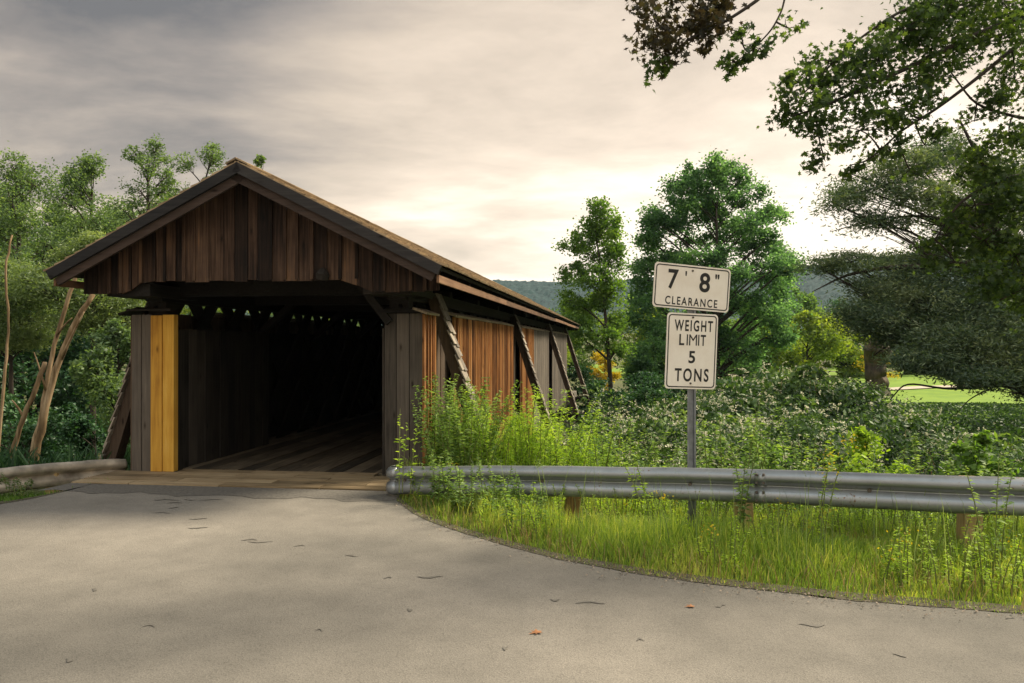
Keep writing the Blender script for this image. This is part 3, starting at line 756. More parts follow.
    # --- buttresses
    def buttress(s, y):
        core = MB()
        p = Vector((s * 1.93, y, 2.44)); q = Vector((s * 3.42, y, -2.2)); d = (q - p).normalized()
        nrm = Vector((s * abs(d.z), 0, abs(d.x)))
        core.beam(p - nrm * .07, q - nrm * .07, 0.20, 0.15, up=nrm)
        # boarded triangle behind the strut
        o = core.build('buttress', M['siding_dark'], br)
        sh = MB(); L_ = (q - p).length; k = 0.0
        while k < L_ - .1:
            y2 = y - .17
            for c in range(2):
                wv = .17
                a = p + d * (k - .03) + nrm * 0.012; b = p + d * (k + .21 + random.uniform(-.02, .03)) + nrm * (0.038 + random.uniform(0, .012))
                sh.beam((a.x, y2 + wv / 2, a.z), (b.x, y2 + wv / 2 + random.uniform(-.008, .008), b.z), wv - .008, 0.018, up=nrm)
                y2 += wv
            k += .185
        sh.build('shingles', M['shingle'], o)
        ob = MB(); ob.box((min(s * 2.05, s * 3.2), y - .12, -1.05), (max(s * 2.05, s * 3.2), y + .12, -0.8)); ob.build('outrigger', M['dark_wood'], o)
    for s in (-1, 1):
        for y in ([0.45] + BY[1:] if s < 0 else BY): buttress(s, y)
    return br
build_bridge()

# ------------------------------------------------------------------ guardrails
WPROF = [(0.0, 0.155), (0.018, 0.154), (0.046, 0.142), (0.068, 0.124), (0.080, 0.104), (0.083, 0.082), (0.081, 0.062), (0.072, 0.046), (0.024, 0.020), (0.012, 0.008),
         (0.018, -0.004), (0.066, -0.040), (0.079, -0.058), (0.083, -0.085), (0.082, -0.115), (0.075, -0.134), (0.058, -0.147), (0.030, -0.154), (0.0, -0.152)]
def rail_mesh(path, mat, parent, name='rail', sag=0.0):
    """path: points of the rail centre line (top at +.155); profile faces to the right-hand side of travel"""
    pts = np.array([tuple(p) for p in path]); 
    # resample with Catmull-like smoothing
    t = np.linspace(0, len(pts) - 1, (len(pts) - 1) * 14 + 1)
    k = np.arange(len(pts))
    out = np.stack([np.interp(t, k, pts[:, i]) for i in range(3)], -1)
    for _ in range(10): out[1:-1] = .25 * out[:-2] + .5 * out[1:-1] + .25 * out[2:]
    tg = unit(np.gradient(out, axis=0)); side = np.stack([tg[:, 1], -tg[:, 0], 0 * tg[:, 0]], -1); side = unit(side)
    V = []; th = 0.004
    m = len(WPROF)
    for i, p in enumerate(out):
        wob = 0.003 * math.sin(i * .23) + 0.0015 * math.sin(i * .61)
        for dx, dz in WPROF: V.append(p + side[i] * (dx + wob * .5) + np.array([0, 0, dz + wob]))
    f = []
    for i in range(len(out) - 1):
        for j in range(m - 1):
            a = i * m + j; f.append((a, a + 1, a + m + 1, a + m))
    mb = MB(); mb.add(V, f, .5)
    o = mb.build(name, mat, parent, smooth=True)
    md = o.modifiers.new('s', 'SOLIDIFY'); md.thickness = th; md.offset = 0
    return o, out, side
def build_rails():
    def rp(px, py, Y): p = P(px, py, Y); return (p.x, p.y, p.z - .155)
    path = [rp(399, 467, 9.12), rp(412, 466.2, 9.0), rp(450, 466, 8.75), rp(560, 465.8, 8.25), rp(690, 467.8, 7.75), rp(850, 472, 7.15), rp(1000, 477, 6.6), rp(1180, 483, 6.1), rp(1500, 493, 5.5)]
    g = thing('guardrail', (path[3][0], path[3][1], 0), 'grey galvanised guardrail along the grassy road edge in front of the sign', 'guardrail')
    inv = -g.location
    pth = [(p[0] + inv.x, p[1] + inv.y, p[2]) for p in path]
    _, out, side = rail_mesh(pth, M['galv'], g)
    # rounded end piece by the bridge
    e = Vector(pth[0]); mb = MB()
    V = []; rows = []
    for k in range(9):
        an = R(-95 - 170 * k / 8)            # bull-nose: the W profile swept round the end
        cx, cy = e.x - .01 + .115 * math.cos(an), e.y + .075 + .115 * math.sin(an)
        for dx, dz in WPROF[1:-1]:
            q = (dx - .045) * (1 - .5 * k / 8)
            V.append((cx + q * math.cos(an), cy + q * math.sin(an), e.z + dz * (1 - .05 * math.sin(math.pi * k / 8))))
    m_ = len(WPROF) - 2
    mb.add(V, [(i * m_ + j, i * m_ + j + 1, i * m_ + j + m_ + 1, i * m_ + j + m_) for i in range(8) for j in range(m_ - 1)], .5)
    o = mb.build('end_piece', M['galv'], g, smooth=True); md = o.modifiers.new('s', 'SOLIDIFY'); md.thickness = .006
    # wooden posts
    for px, Y, lean, w, h in [(401, 9.2, 0.0, .15, .34), (463, 8.85, 0.04, .10, .55), (574, 8.35, 0.10, .15, .60), (746, 7.72, -0.03, .16, .62), (976, 6.86, .02, .16, .66), (1250, 6.15, 0, .16, .7)]:
        x = (px - 512) / F * Y; zt = float(np.interp(x, [p[0] for p in path], [p[2] for p in path])) + (.10 if px > 450 else -.12)
        b = MB(); x -= g.location.x; yy = Y - g.location.y + .10
        b.beam((x - lean * 1.3, yy, zt - h - .5), (x + lean * .6, yy, zt), w, w * .9, up=(0, 1, 0))
        o = b.build('post', M['post_wood'], g); md = o.modifiers.new('b', 'BEVEL'); md.width = .012; md.segments = 2
    for i in range(8, len(out) - 1, 16):
        mb = MB(); p = out[i] + side[i] * .02; mb.tube([p - side[i] * .01, p + side[i] * .015], [.018, .018], 8)
        mb.build('bolt', M['bolt'], g)
    # lapped joints with their bolts
    for tx in (2.35, 4.4):
        i = int(np.argmin(abs(out[:, 0] + g.location.x - tx))); 
        lap = MB(); mlap = len(WPROF); V = []
        for q in (i - 1, i):
            for dx, dz in WPROF: V.append(out[q] + side[q] * (dx + .007) + np.array([0, 0, dz * 1.01]))
        lap.add(V, [(j, j + 1, mlap + j + 1, mlap + j) for j in range(mlap - 1)], .7)
        o = lap.build('lap_plate', M['galv'], g, smooth=True); md = o.modifiers.new('s', 'SOLIDIFY'); md.thickness = .004
        for q in (0.2, 0.8):
            for zz in (.118, .045, -.045, -.118):
                c = out[i - 1] * (1 - q) + out[i] * q; bt = MB(); c = c + side[i] * .072 + np.array([0, 0, zz]); bt.tube([c, c + side[i] * .020], [.015, .012], 8); bt.build('bolt', M['bolt'], g)
    # left rail
    path = [rp(-260, 487, 7.9), rp(-100, 475.5, 9.1), rp(0, 468.5, 9.9), rp(50, 463, 10.4), rp(100, 459.5, 10.95), rp(125, 458.8, 11.2)]
    g = thing('guardrail', (path[2][0], path[2][1], 0), 'bleached rusty guardrail ending at the left bridge corner', 'guardrail')
    pth = [(p[0] - path[2][0], p[1] - path[2][1], p[2]) for p in path]
    rail_mesh(pth, M['old_rail'], g)
    for k in (1, 3):
        b = MB(); x, y, z = pth[k]; b.beam((x, y + .1, z - .9), (x, y + .1, z + .08), .15, .15, up=(0, 1, 0)); b.build('post', M['post_wood'], g)
build_rails()

# ------------------------------------------------------------------ the road sign
FONTC = {}
def text_mesh(s, w, h, off=0.026):
    cu = bpy.data.curves.new('t', 'FONT'); cu.body = s; cu.size = 1; cu.offset = off; cu.space_character = 1.28 if len(s) > 2 else 1; cu.resolution_u = 6
    o = bpy.data.objects.new('t', cu); COL.objects.link(o)
    bpy.context.view_layer.update()
    me = bpy.data.meshes.new_from_object(o.evaluated_get(bpy.context.evaluated_depsgraph_get()))
    bpy.data.objects.remove(o)
    v = np.zeros(len(me.vertices) * 3); me.vertices.foreach_get('co', v); v = v.reshape(-1, 3)
    lo, hi = v.min(0), v.max(0)
    v[:, 0] = (v[:, 0] - (lo[0] + hi[0]) / 2) / (hi[0] - lo[0]) * w
    v[:, 1] = (v[:, 1] - (lo[1] + hi[1]) / 2) / (hi[1] - lo[1]) * h
    return v, [tuple(p.vertices) for p in me.polygons]
def rrect(w, h, r, n=6):
    pts = []
    for cx, cz, a0 in ((w/2-r, h/2-r, 0), (-w/2+r, h/2-r, 90), (-w/2+r, -h/2+r, 180), (w/2-r, -h/2+r, 270)):
        for i in range(n + 1):
            a = R(a0 + 90 * i / n); pts.append((cx + r * math.cos(a), cz + r * math.sin(a)))
    return pts
def build_sign():
    SY = 8.02; K = SY / 9.62
    base = P(691, 532, SY); base.z = -0.6
    g = thing('road_sign', base, 'pair of white bridge limit signs on a steel post behind the guardrail', 'road sign')
    # U-channel post
    mb = MB(); ztop = P(691, 268, SY).z - base.z
    for k, (x0, x1, y0, y1) in enumerate([(-.026, .026, .0, .006), (-.033, -.026, -.028, .006), (.026, .033, -.028, .006), (-.043, -.033, -.028, -.022), (.033, .043, -.028, -.022)]):
        mb.box((x0, y0, 0), (x1, y1, ztop), .5)
    mb.build('post', M['steel_post'], g)
    def panel(name, cx, cy, w, h, roll, yaw, items, label, bolts):
        c = P(cx, cy, SY - .04); w *= K * 1.065; h *= K; items = [(a_, b_ * K * 1.065, c_ * K, d_ * K * 1.065, e_ * K) for a_, b_, c_, d_, e_ in items]; bolts = [(a_ * K, b_ * K) for a_, b_ in bolts]
        p = bpy.data.objects.new(name, None)
        mb = MB(); pr = rrect(w, h, .038); n = len(pr)
        V = []
        def bend(x, z): return 0.012 * math.exp(-((x - .02) / .05) ** 2) * max(0, z / h) * (1 if h < .7 else 0)
        # front as grid-free fan: ring + centre
        V = [(x, -.003, z) for x, z in pr] + [(x, .003, z) for x, z in pr]
        f = [tuple(range(n)), tuple(range(2 * n - 1, n - 1, -1))] + [(i, i + n, (i + 1) % n + n, (i + 1) % n) for i in range(n)]
        mb.add(V, f, .5)
        o = mb.build(name, M['sign'], g)
        o.location = (c.x - base.x, c.y - base.y - .03, c.z - base.z)
        o.rotation_euler = (R(1), R(roll), R(yaw)); o['label'] = label
        bd = MB(); a = rrect(w - .030, h - .030, .035); b = rrect(w - .052, h - .052, .026)
        V = [(x, -.0050, z) for x, z in a] + [(x, -.0050, z) for x, z in b]
        bd.add(V, [(i, (i + 1) % n, (i + 1) % n + n, i + n) for i in range(n)], .5)
        bd.build('border', M['black'], o)
        lt = MB()
        for s, x, z, tw, th in items:
            v, f = text_mesh(s, tw, th, {'CLEARANCE': .016, 'M': .0, 'I': .012}.get(s, .022))
            lt.add(np.stack([v[:, 0] + x, np.full(len(v), -.0050), v[:, 1] + z], -1), f, .5)
        lt.build('lettering', M['black'], o)
        for x, z in bolts:
            bt = MB(); bt.tube([(x, -.003, z), (x, -.014, z)], [.011, .009], 8); bt.build('bolt', M['bolt'], o)
    panel('clearance_panel', 691.5, 287.8, .97, .53, 3.6, 18,
          [('7', -.248, .079, .130, .235), ("'", -.09, .160, .020, .058), ('8', .155, .073, .138, .235), ('"', .312, .158, .054, .058), ('CLEARANCE', .0, -.172, .665, .098)],
          'white clearance panel reading 7\' 8"', [(-.01, .20), (-.01, -.175)])
    panel('weight_limit_panel', 690.8, 351.2, .63, .905, 2.0, 15,
          [('WEIGHT', .015, .305, .475, .135), ('L', -.128, .135, .062, .132), ('I', -.060, .135, .015, .132), ('M', .012, .135, .098, .132), ('I', .082, .135, .015, .132), ('T', .138, .135, .066, .132), ('5', .005, -.070, .082, .148), ('TONS', .012, -.285, .42, .158)],
          'tall white panel reading WEIGHT LIMIT 5 TONS', [(-.0, .405), (.0, -.385)])
build_sign()

# ------------------------------------------------------------------ foliage
def leaves(c, L, W, up=0.5, d=None, spread=1.0):
    """rhombic leaves at centres c (n,3)"""
    n = len(c)
    if d is None: d = rng.normal(size=(n, 3)); d[:, 2] = d[:, 2] * .6 - 0.25
    else: d = d + rng.normal(size=(n, 3)) * .35 * spread
    d = unit(d)
    nm = rng.normal(size=(n, 3)); nm[:, 2] += up * 2
    s = unit(np.cross(nm, d))
    Ls = (L * rng.uniform(.65, 1.25, n))[:, None]; Ws = (W * rng.uniform(.7, 1.2, n))[:, None]
    v = np.empty((n, 4, 3))
    v[:, 0] = c - d * Ls * .5; v[:, 1] = c - d * Ls * .02 + s * Ws * .5; v[:, 2] = c + d * Ls * .5; v[:, 3] = c - d * Ls * .02 - s * Ws * .5
    return v
MAPLE = np.array([(0, -.5), (.14, -.26), (.44, -.26), (.22, .0), (.40, .24), (.12, .16), (0, .62), (-.12, .16), (-.40, .24), (-.22, .0), (-.44, -.26), (-.14, -.26)])
def maple_leaves(c, S, up=.6):
    n = len(c)
    d = rng.normal(size=(n, 3)); d[:, 2] = d[:, 2] * .5 - .5; d = unit(d)
    nm = rng.normal(size=(n, 3)); nm[:, 2] += up
    s = unit(np.cross(nm, d)); Sz = (S * rng.uniform(.6, 1.25, n))[:, None, None]
    return c[:, None, :] + (s[:, None, :] * MAPLE[None, :, 0:1] + d[:, None, :] * MAPLE[None, :, 1:2]) * Sz
def bez(a, b, c, n):
    t = np.linspace(0, 1, n)[:, None]; return a * (1 - t) ** 2 + 2 * b * t * (1 - t) + c * t * t
def clump_leaf_points(c, r, n, subs, srel=.30):
    """leaf centres in sub-clumps over an ellipsoid; returns points and sub centres"""
    sc = unit(rng.normal(size=(subs, 3))) * (rng.uniform(.25, 1, subs) ** .5)[:, None] * r + c
    k = rng.integers(0, subs, n)
    wt = rng.uniform(.5, 1.3, subs)
    p = sc[k] + rng.normal(size=(n, 3)) * (r * srel) * wt[k][:, None]
    return p, sc, k
def make_tree(name, label, cat, group, base, H, clumps, mat, leaf=(.16, .10), trunk_r=.18, lean=(0, 0), trunk_top=.8, up=.45,
              twig_dir=None, bark='bark', subs=16, srel=.34, density=1.0, branch_r=.25, maple=False, branches=True):
    """clumps: (x, y, z, rx, ry, rz, n) relative to base"""
    base = np.array(base, float)
    g = thing(name, tuple(base), label, cat, group)
    mb = MB()
    top = np.array([lean[0], lean[1], H * trunk_top])
    tp = bez(np.zeros(3), np.array([lean[0] * .15 + rng.normal() * .04 * H * .3, lean[1] * .2, H * trunk_top * .5]), top, 12)
    tr = trunk_r * (1 - .82 * np.linspace(0, 1, 12)) * np.where(np.arange(12) == 0, 1.35, 1)
    tp[0][2] = -.4
    mb.tube(tp, tr, 9, .4)
    pts = []; tone = []
    for (x, y, z, rx, ry, rz, n) in clumps:
        c = np.array([x, y, z]); r = np.array([rx, ry, rz])
        hd = np.hypot(x - np.interp(z, tp[:, 2], tp[:, 0]), y - np.interp(z, tp[:, 2], tp[:, 1]))
        za = np.clip(z - .75 * hd - rz * .3, H * .12, H * trunk_top * .97)
        a = np.array([np.interp(za, tp[:, 2], tp[:, i]) for i in range(3)]); ra = np.interp(za, tp[:, 2], tr)
        p, sc, kk = clump_leaf_points(c, r, int(n * density), subs, srel)
        pts.append(p); tone.append((rng.normal(0, .13, subs) + rng.normal(0, .07))[kk])
        if branches:
            mid = (a + c) / 2 + np.array([0, 0, .12 * np.linalg.norm(c - a)]) + rng.normal(size=3) * .05 * np.linalg.norm(c - a)
            bp = bez(a, mid, c, 7); mn = min(.02, trunk_r * .35); br_ = np.linspace(min(max(ra * .62, mn), .11), min(max(ra * branch_r, mn * .6), .035), 7)
            mb.tube(bp, br_, 5, .4, cap=False)
            for q in sc[:max(4, int(subs * .6))]:
                s0 = bp[rng.integers(3, 7)]
                mb.tube(bez(s0, (s0 + q) / 2 + rng.normal(size=3) * .08, q, 4), [min(max(ra * .22, mn * .6), .03), min(max(ra*.16, mn * .5), .02), mn * .4, mn * .2], 4, .4, cap=False)
    mb.build('trunk', M[bark], g, smooth=True)
    p = np.concatenate(pts)
    dv = None
    if twig_dir is not None: dv = np.tile(np.array(twig_dir, float), (len(p), 1))
    if maple: v = maple_leaves(p, leaf[0], up); k = 12
    else: v = leaves(p, leaf[0], leaf[1], up, dv); k = 4
    # tone: leaf to leaf plus a slow drift from spray to spray
    var = np.clip(.45 + np.concatenate(tone) + .12 * nz(p[:, 0] * 1.0 + p[:, 1] * .6, p[:, 2], .8, 2) + rng.normal(0, .17, len(p)), 0, 1)
    poly_mesh('crown', v, k, LM[mat] if isinstance(mat, str) else mat, var, g)
    return g
def auto_crown(H, zlo, rx, ry, n_cl, n_leaf, shape='oval', off=(0, 0), cl=.30):
    """clumps filling an oval crown from zlo to H"""
    out = []; cz = (zlo + H) / 2; rz = (H - zlo) / 2
    for i in range(n_cl):
        # stratify by height
        q = (i + rng.uniform(.1, .9)) / n_cl; zz = -1 + 2 * q
        if shape == 'oval': w = math.sqrt(max(0, 1 - zz * zz)) ** .8
        elif shape == 'egg': w = math.sqrt(max(0, 1 - zz * zz)) * (1.0 - .28 * zz)
        else: w = (1 - q) ** .6 * .9 + .12
        a = rng.uniform(0, 2 * np.pi); rad = w * math.sqrt(rng.uniform(.12, 1)) * rng.uniform(.7, .98)
        s = cl * (.7 + .6 * rng.random()) * (.55 + .45 * w)
        z = cz + zz * rz * .88
        out.append((off[0] * q + rad * math.cos(a) * rx, off[1] * q + rad * math.sin(a) * ry, z, rx * s, ry * s, min(rz, rx * 1.2) * s * .8, n_leaf // n_cl))
    return out
GZ = lambda x, y: float(ground_z(x, y))
def place_tree(px, top, wpx, Y, mat, label, n=22000, ncl=26, zlo=.25, shape='egg', leaf=(.16, .10), name='tree', group=None, tr=None, cl=.30, subs=16, srel=.30, up=.45, bottom=None, twig_dir=None, off=(0, 0), bark='bark', density=1.0):
    x = (px - 512) / F * Y; zb = GZ(x, Y); H = P(px, top, Y).z - zb; w = wpx / F * Y / 2
    zl = H * zlo if bottom is None else P(px, bottom, Y).z - zb
    c = auto_crown(H, max(zl, .2), w, w, ncl, n, shape, off, cl)
    return make_tree(name, label, 'tree', group, (x, Y, zb), H, c, mat, leaf=leaf, trunk_r=tr or H * .014 + .05, subs=subs, srel=srel, up=up, twig_dir=twig_dir, trunk_top=.86, bark=bark, density=density)

# left woodland
place_tree(18, 152, 120, 33, 'left', 'tall grey green tree at the far left edge behind the rail', 26000, 30, .3, name='woodland_tree', group='trees left of the bridge', subs=26, srel=.24, cl=.36, leaf=(.12, .07))
place_tree(92, 150, 105, 36, 'left', 'rounded tree top between the left edge tree and the wispy tree', 26000, 28, .3, subs=26, srel=.24, cl=.36, leaf=(.12, .07), name='woodland_tree', group='trees left of the bridge')
place_tree(148, 128, 70, 31, 'left', 'tallest wispy tree rising behind the left eave', 13000, 24, .35, 'oval', name='woodland_tree', group='trees left of the bridge', cl=.42, subs=22, srel=.22, leaf=(.11, .06))
place_tree(203, 134, 72, 33, 'left', 'wispy tree just left of the roof peak', 12000, 22, .35, 'oval', name='woodland_tree', group='trees left of the bridge', cl=.42, subs=22, srel=.22, leaf=(.11, .06))
place_tree(264, 146, 48, 34, 'left', 'sparse twiggy tree top poking up right of the roof peak', 3600, 14, .5, 'oval', name='woodland_tree', group='trees left of the bridge', cl=.3, subs=6)
place_tree(178, 190, 130, 43, 'lime', 'yellow green tree glowing behind the left roof slope', 24000, 24, .3, name='woodland_tree', group='trees left of the bridge')
place_tree(60, 200, 150, 47, 'left', 'broad mid green tree deep in the left wood', 24000, 24, .2, name='woodland_tree', group='trees left of the bridge')
place_tree(-60, 140, 170, 38, 'left', 'big tree cut by the left edge of the photo', 24000, 24, .2, name='woodland_tree', group='trees left of the bridge')
place_tree(92, 236, 140, 24, 'leftpale', 'pale feathery willow under the left eave', 42000, 30, .35, name='willow_tree', srel=.45, leaf=(.14, .035), bottom=330, cl=.32, tr=.14, group='trees left of the bridge')
place_tree(10, 262, 110, 25, 'leftpale', 'pale willow leaning over the left rail by the photo edge', 30000, 26, .3, name='willow_tree', srel=.45, leaf=(.14, .035), bottom=350, cl=.32, tr=.14, group='trees left of the bridge')
place_tree(118, 318, 84, 18.5, 'left', 'bright leafy sapling hugging the left bridge wall', 22000, 24, .1, name='sapling', leaf=(.11, .05), bottom=462, cl=.34, tr=.07)
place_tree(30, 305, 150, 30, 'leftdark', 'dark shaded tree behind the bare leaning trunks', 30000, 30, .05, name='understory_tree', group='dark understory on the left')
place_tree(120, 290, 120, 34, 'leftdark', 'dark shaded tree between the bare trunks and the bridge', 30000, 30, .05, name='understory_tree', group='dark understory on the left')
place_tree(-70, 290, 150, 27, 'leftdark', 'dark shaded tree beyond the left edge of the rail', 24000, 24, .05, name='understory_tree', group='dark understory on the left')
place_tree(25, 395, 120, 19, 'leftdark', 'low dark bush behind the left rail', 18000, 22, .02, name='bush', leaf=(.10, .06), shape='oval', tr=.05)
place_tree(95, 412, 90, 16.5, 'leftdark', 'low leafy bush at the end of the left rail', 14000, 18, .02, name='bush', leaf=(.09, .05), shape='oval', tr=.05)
far_left = ['distant tree filling the gap at the far left', 'distant tree behind the bare trunks', 'distant tree behind the left eave', 'distant tree hidden mostly by the roof']
for i, (px, top, w, Y) in enumerate([(-40, 190, 260, 70), (60, 215, 220, 72), (160, 215, 240, 76), (290, 240, 240, 80)]):
    place_tree(px, top, w, Y, 'leftdark' if i < 2 else 'left', far_left[i], 16000, 22, .02, name='distant_tree', leaf=(.40, .28), shape='oval')

# bare leaning trunks on the left
def bare_trunk(label, pts, r0, r1, Y, twigs=()):
    p = [P(px, py, Y + dy) for px, py, dy in pts]
    d0 = p[0] - p[1]; b = p[0] + d0 * min(4.5, max(0.0, (p[0].z - GZ(p[0].x, p[0].y) + .3) / max(.05, -d0.z))) * 1.0
    g = thing('bare_trunk', b, label, 'tree', 'bare leaning trunks on the left')
    a = np.array([tuple(q - b) for q in p]); a = np.vstack([[0, 0, 0], a])
    t = np.linspace(0, len(a) - 1, (len(a) - 1) * 4 + 1)
    a = np.stack([np.interp(t, np.arange(len(a)), a[:, i]) for i in range(3)], -1); a[1:-1] = .25 * a[:-2] + .5 * a[1:-1] + .25 * a[2:]
    a[1:-1] += rng.normal(0, .008, a[1:-1].shape)
    mb = MB(); mb.tube(a, np.linspace(r0, r1, len(a)) * rng.uniform(.9, 1.1, len(a)), 8, .5); mb.build('trunk', M['bark_bare'], g, smooth=True)
    if twigs:
        mb = MB()
        for q0, q1 in twigs:
            A = np.array(P(*q0) - b); B = np.array(P(*q1) - b); mb.tube(bez(A, (A + B) / 2 + np.array([0, 0, .05]), B, 5), np.linspace(r1 * .7, r1 * .25, 5), 6, .5)
        mb.build('limb', M['bark_bare'], g, smooth=True)
bare_trunk('thickest bare pale trunk leaning right up to the left eave', [(34, 462, 0), (44, 420, 0), (56, 370, .1), (72, 328, .1), (93, 294, .2)], .065, .042, 13.5, [((61, 360, 13.6), (84, 312, 13.4))])
bare_trunk('rough brown bare trunk just left of the thickest one', [(33, 450, 1), (44, 400, 1), (54, 345, 1.1), (70, 292, 1.2), (84, 250, 1.3)], .05, .035, 14.0, [((46, 390, 15.0), (34, 352, 14.9)), ((57, 335, 15.1), (72, 318, 15.0))])
bare_trunk('short pale broken trunk lowest of the bare ones', [(7, 465, 0), (20, 428, 0), (36, 388, 0), (45, 362, .1)], .05, .035, 13.4, [((24, 418, 13.4), (12, 400, 13.3))])
bare_trunk('thin crooked bare stem at the left edge of the photo', [(2, 410, 0), (5, 370, 0), (9, 320, .1), (5, 270, .1), (12, 235, .2)], .03, .015, 14.5)

# trees in the middle
slimY = 43
x = (612 - 512) / F * slimY; zb = GZ(x, slimY)
H = P(600, 196, slimY).z - zb
def rel(px, py, Y, bx, by, bz, dy=0.0): p = P(px, py, Y + dy); return (p.x - bx, p.y - by, p.z - bz)
def px_clumps(lst, Y, b):
    out = []
    for px, py, rx, ry, dy, n in lst:
        a = rel(px, py, Y, b[0], b[1], b[2], dy); s = (Y + dy) / F
        out.append((*a, rx * s, (rx + ry) / 2 * s, ry * s, n))
    return out
b = (x, slimY, zb)
make_tree('ash_tree', 'slim tree with a forked bare trunk beside the far bridge end', 'tree', None, b, H,
    px_clumps([(598, 212, 13, 11, 0, 900), (588, 230, 16, 12, .5, 1100), (612, 225, 13, 12, -.5, 1000), (574, 246, 13, 10, 0, 900), (600, 250, 22, 12, 1, 1500), (616, 262, 12, 12, 0, 900),
               (572, 272, 14, 10, .6, 1000), (592, 280, 22, 12, -.8, 1500), (612, 292, 15, 12, 0, 1000), (570, 300, 16, 10, 0, 1000), (590, 312, 20, 11, .9, 1300), (616, 322, 12, 12, .6, 700), (584, 340, 16, 10, 0, 900), (618, 350, 14, 12, 0, 700), (604, 300, 14, 10, .4, 900), (578, 322, 14, 9, -.5, 700), (600, 232, 16, 12, .4, 800), (604, 336, 14, 9, -.6, 600)], slimY, b),
    'slim', leaf=(.17, .11), trunk_r=.15, lean=(-.9, 0), trunk_top=.85, subs=10, srel=.30, density=1.25)
mY = 50; bx = (716 - 512) / F * mY; b = (bx, mY, GZ(bx, mY)); H = P(716, 158, mY).z - b[2]
cl = []
prof = [(168, 20), (182, 42), (198, 56), (216, 70), (234, 78), (254, 84), (274, 88), (294, 90), (314, 88), (334, 84), (354, 76), (374, 62)]
for py, hw in prof:
    k = max(2, int(hw / 13))
    for i in range(k):
        u = (i + rng.uniform(.15, .85)) / k * 2 - 1
        cl.append((714 + u * hw * .86 + rng.normal() * 3, py + rng.normal() * 5, 15 + rng.random() * 6, 10 + rng.random() * 4, rng.uniform(-1, 1) * hw / F * mY * .75 * math.sqrt(1 - .7 * u * u), int(850 + 350 * rng.random())))
cl += [(648, 240, 13, 11, 0, 700), (645, 268, 14, 12, .5, 800), (644, 298, 14, 12, 0, 800), (655, 325, 16, 12, -.5, 800), (785, 300, 15, 12, 0, 800), (780, 335, 15, 12, 0, 800), (650, 215, 10, 9, 0, 420), (800 - 14, 262, 12, 9, 0, 420), (768, 212, 12, 11, 0, 500), (742, 178, 9, 10, 0, 350), (690, 172, 10, 9, 0, 400)]
make_tree('maple_tree', 'large round green maple right behind the road sign', 'tree', None, b, H, px_clumps(cl, mY, b), 'maple', leaf=(.19, .14), trunk_r=.26, subs=11, srel=.30, density=1.25, trunk_top=.82)
place_tree(655, 330, 70, 46, 'maple', 'small dark green tree left of the large maple', 9000, 16, .03, name='young_maple', leaf=(.2, .13), shape='oval')

for px, top, w, Y, lb in [(640, 372, 90, 40, 'added bush darkened for the shade below the left side of the large maple'), (575, 368, 70, 41, 'added bush darkened for the shade at the foot of the slim forked tree'), (705, 374, 80, 43, 'added bush darkened for the shade right under the large maple')]:
    place_tree(px, top, w, Y, 'leftdark', lb, 7000, 14, .02, name='bush', leaf=(.16, .10), shape='oval', tr=.05)  # bushes added, dark leaf colour fills the shaded gap below the crowns
mid_trees = [
 (540, 318, 70, 82, 'lime', 'light green round tree just beyond the far bridge end'),
 (575, 300, 80, 95, 'far', 'light green tree behind the slim forked tree'),
 (640, 300, 90, 98, 'lime', 'light tree between the slim tree and the large maple'),
 (500, 305, 80, 110, 'left', 'distant tree above the bridge roof line'),
 (808, 312, 75, 84, 'lime', 'yellow green tree right of the large maple'),
 (850, 334, 70, 96, 'lime', 'low yellow green tree left of the stump'),
 (760, 322, 90, 92, 'lime', 'light tree behind the right side of the large maple'),
 (748, 306, 80, 88, 'far', 'mid green field tree at the right shoulder of the large maple'),
 (800, 288, 60, 120, 'far', 'taller distant tree in the gap between the maple and the willow'),
 (905, 305, 90, 100, 'left', 'grey green tree seen between the willow limbs'),
 (980, 318, 110, 105, 'far', 'broad field tree behind the drooping willow'),
 (1070, 300, 130, 110, 'left', 'field tree beyond the right edge of the photo'),
 (700, 330, 110, 105, 'far', 'low field tree hidden behind the large maple'),
 (850, 300, 80, 130, 'leftdark', 'dark far tree at the foot of the hill'),
]
for px, top, w, Y, mt, lb in mid_trees:
    place_tree(px, top, w, Y, mt, lb, 11000, 22, .03, name='field_tree', leaf=(.36, .24), shape='oval', group='trees around the far field', subs=12)
place_tree(604, 352, 44, 60, 'yellow', 'bright yellow flowering shrub beside the far bridge end', 2600, 10, .03, name='flowering_shrub', leaf=(.2, .14), shape='oval', tr=.04)
place_tree(878, 350, 60, 84, 'yellow', 'yellow flowering shrub behind the broken stump', 1600, 9, .02, name='flowering_shrub', leaf=(.2, .16), shape='oval', tr=.04)

# broken stump
def stump():
    Y = 62; bx = (876 - 512) / F * Y; zb = GZ(bx, Y)
    g = thing('tree_stump', (bx, Y, zb), 'broken brown tree stump beside the gravel path', 'stump')
    H = P(876, 346, Y).z - zb
    a = np.array([(0, 0, -.2), (0, 0, .15), (.05, 0, H * .3), (.0, 0, H * .6), (.1, 0, H * .85), (.15, 0, H * 1.0)])
    mb = MB(); a = np.repeat(a, 3, 0) + rng.normal(0, .05, (18, 3)) * np.array([1, 1, 0]); a[:, 2] += np.tile([0, .12, .24], 6); mb.tube(a, np.repeat([1.2, .95, .78, .82, .95, .7], 3) * rng.uniform(.9, 1.1, 18), 14, .3)
    for k in range(7):
        an = k / 7 * 6.28; mb.tube([(math.cos(an) * .6, math.sin(an) * .6, H * .8), (math.cos(an) * .75, math.sin(an) * .75, H * (1.05 + .12 * random.random()))], [.3, .05], 6, random.random())
    mb.build('trunk', M['stump'], g, smooth=True)
stump()

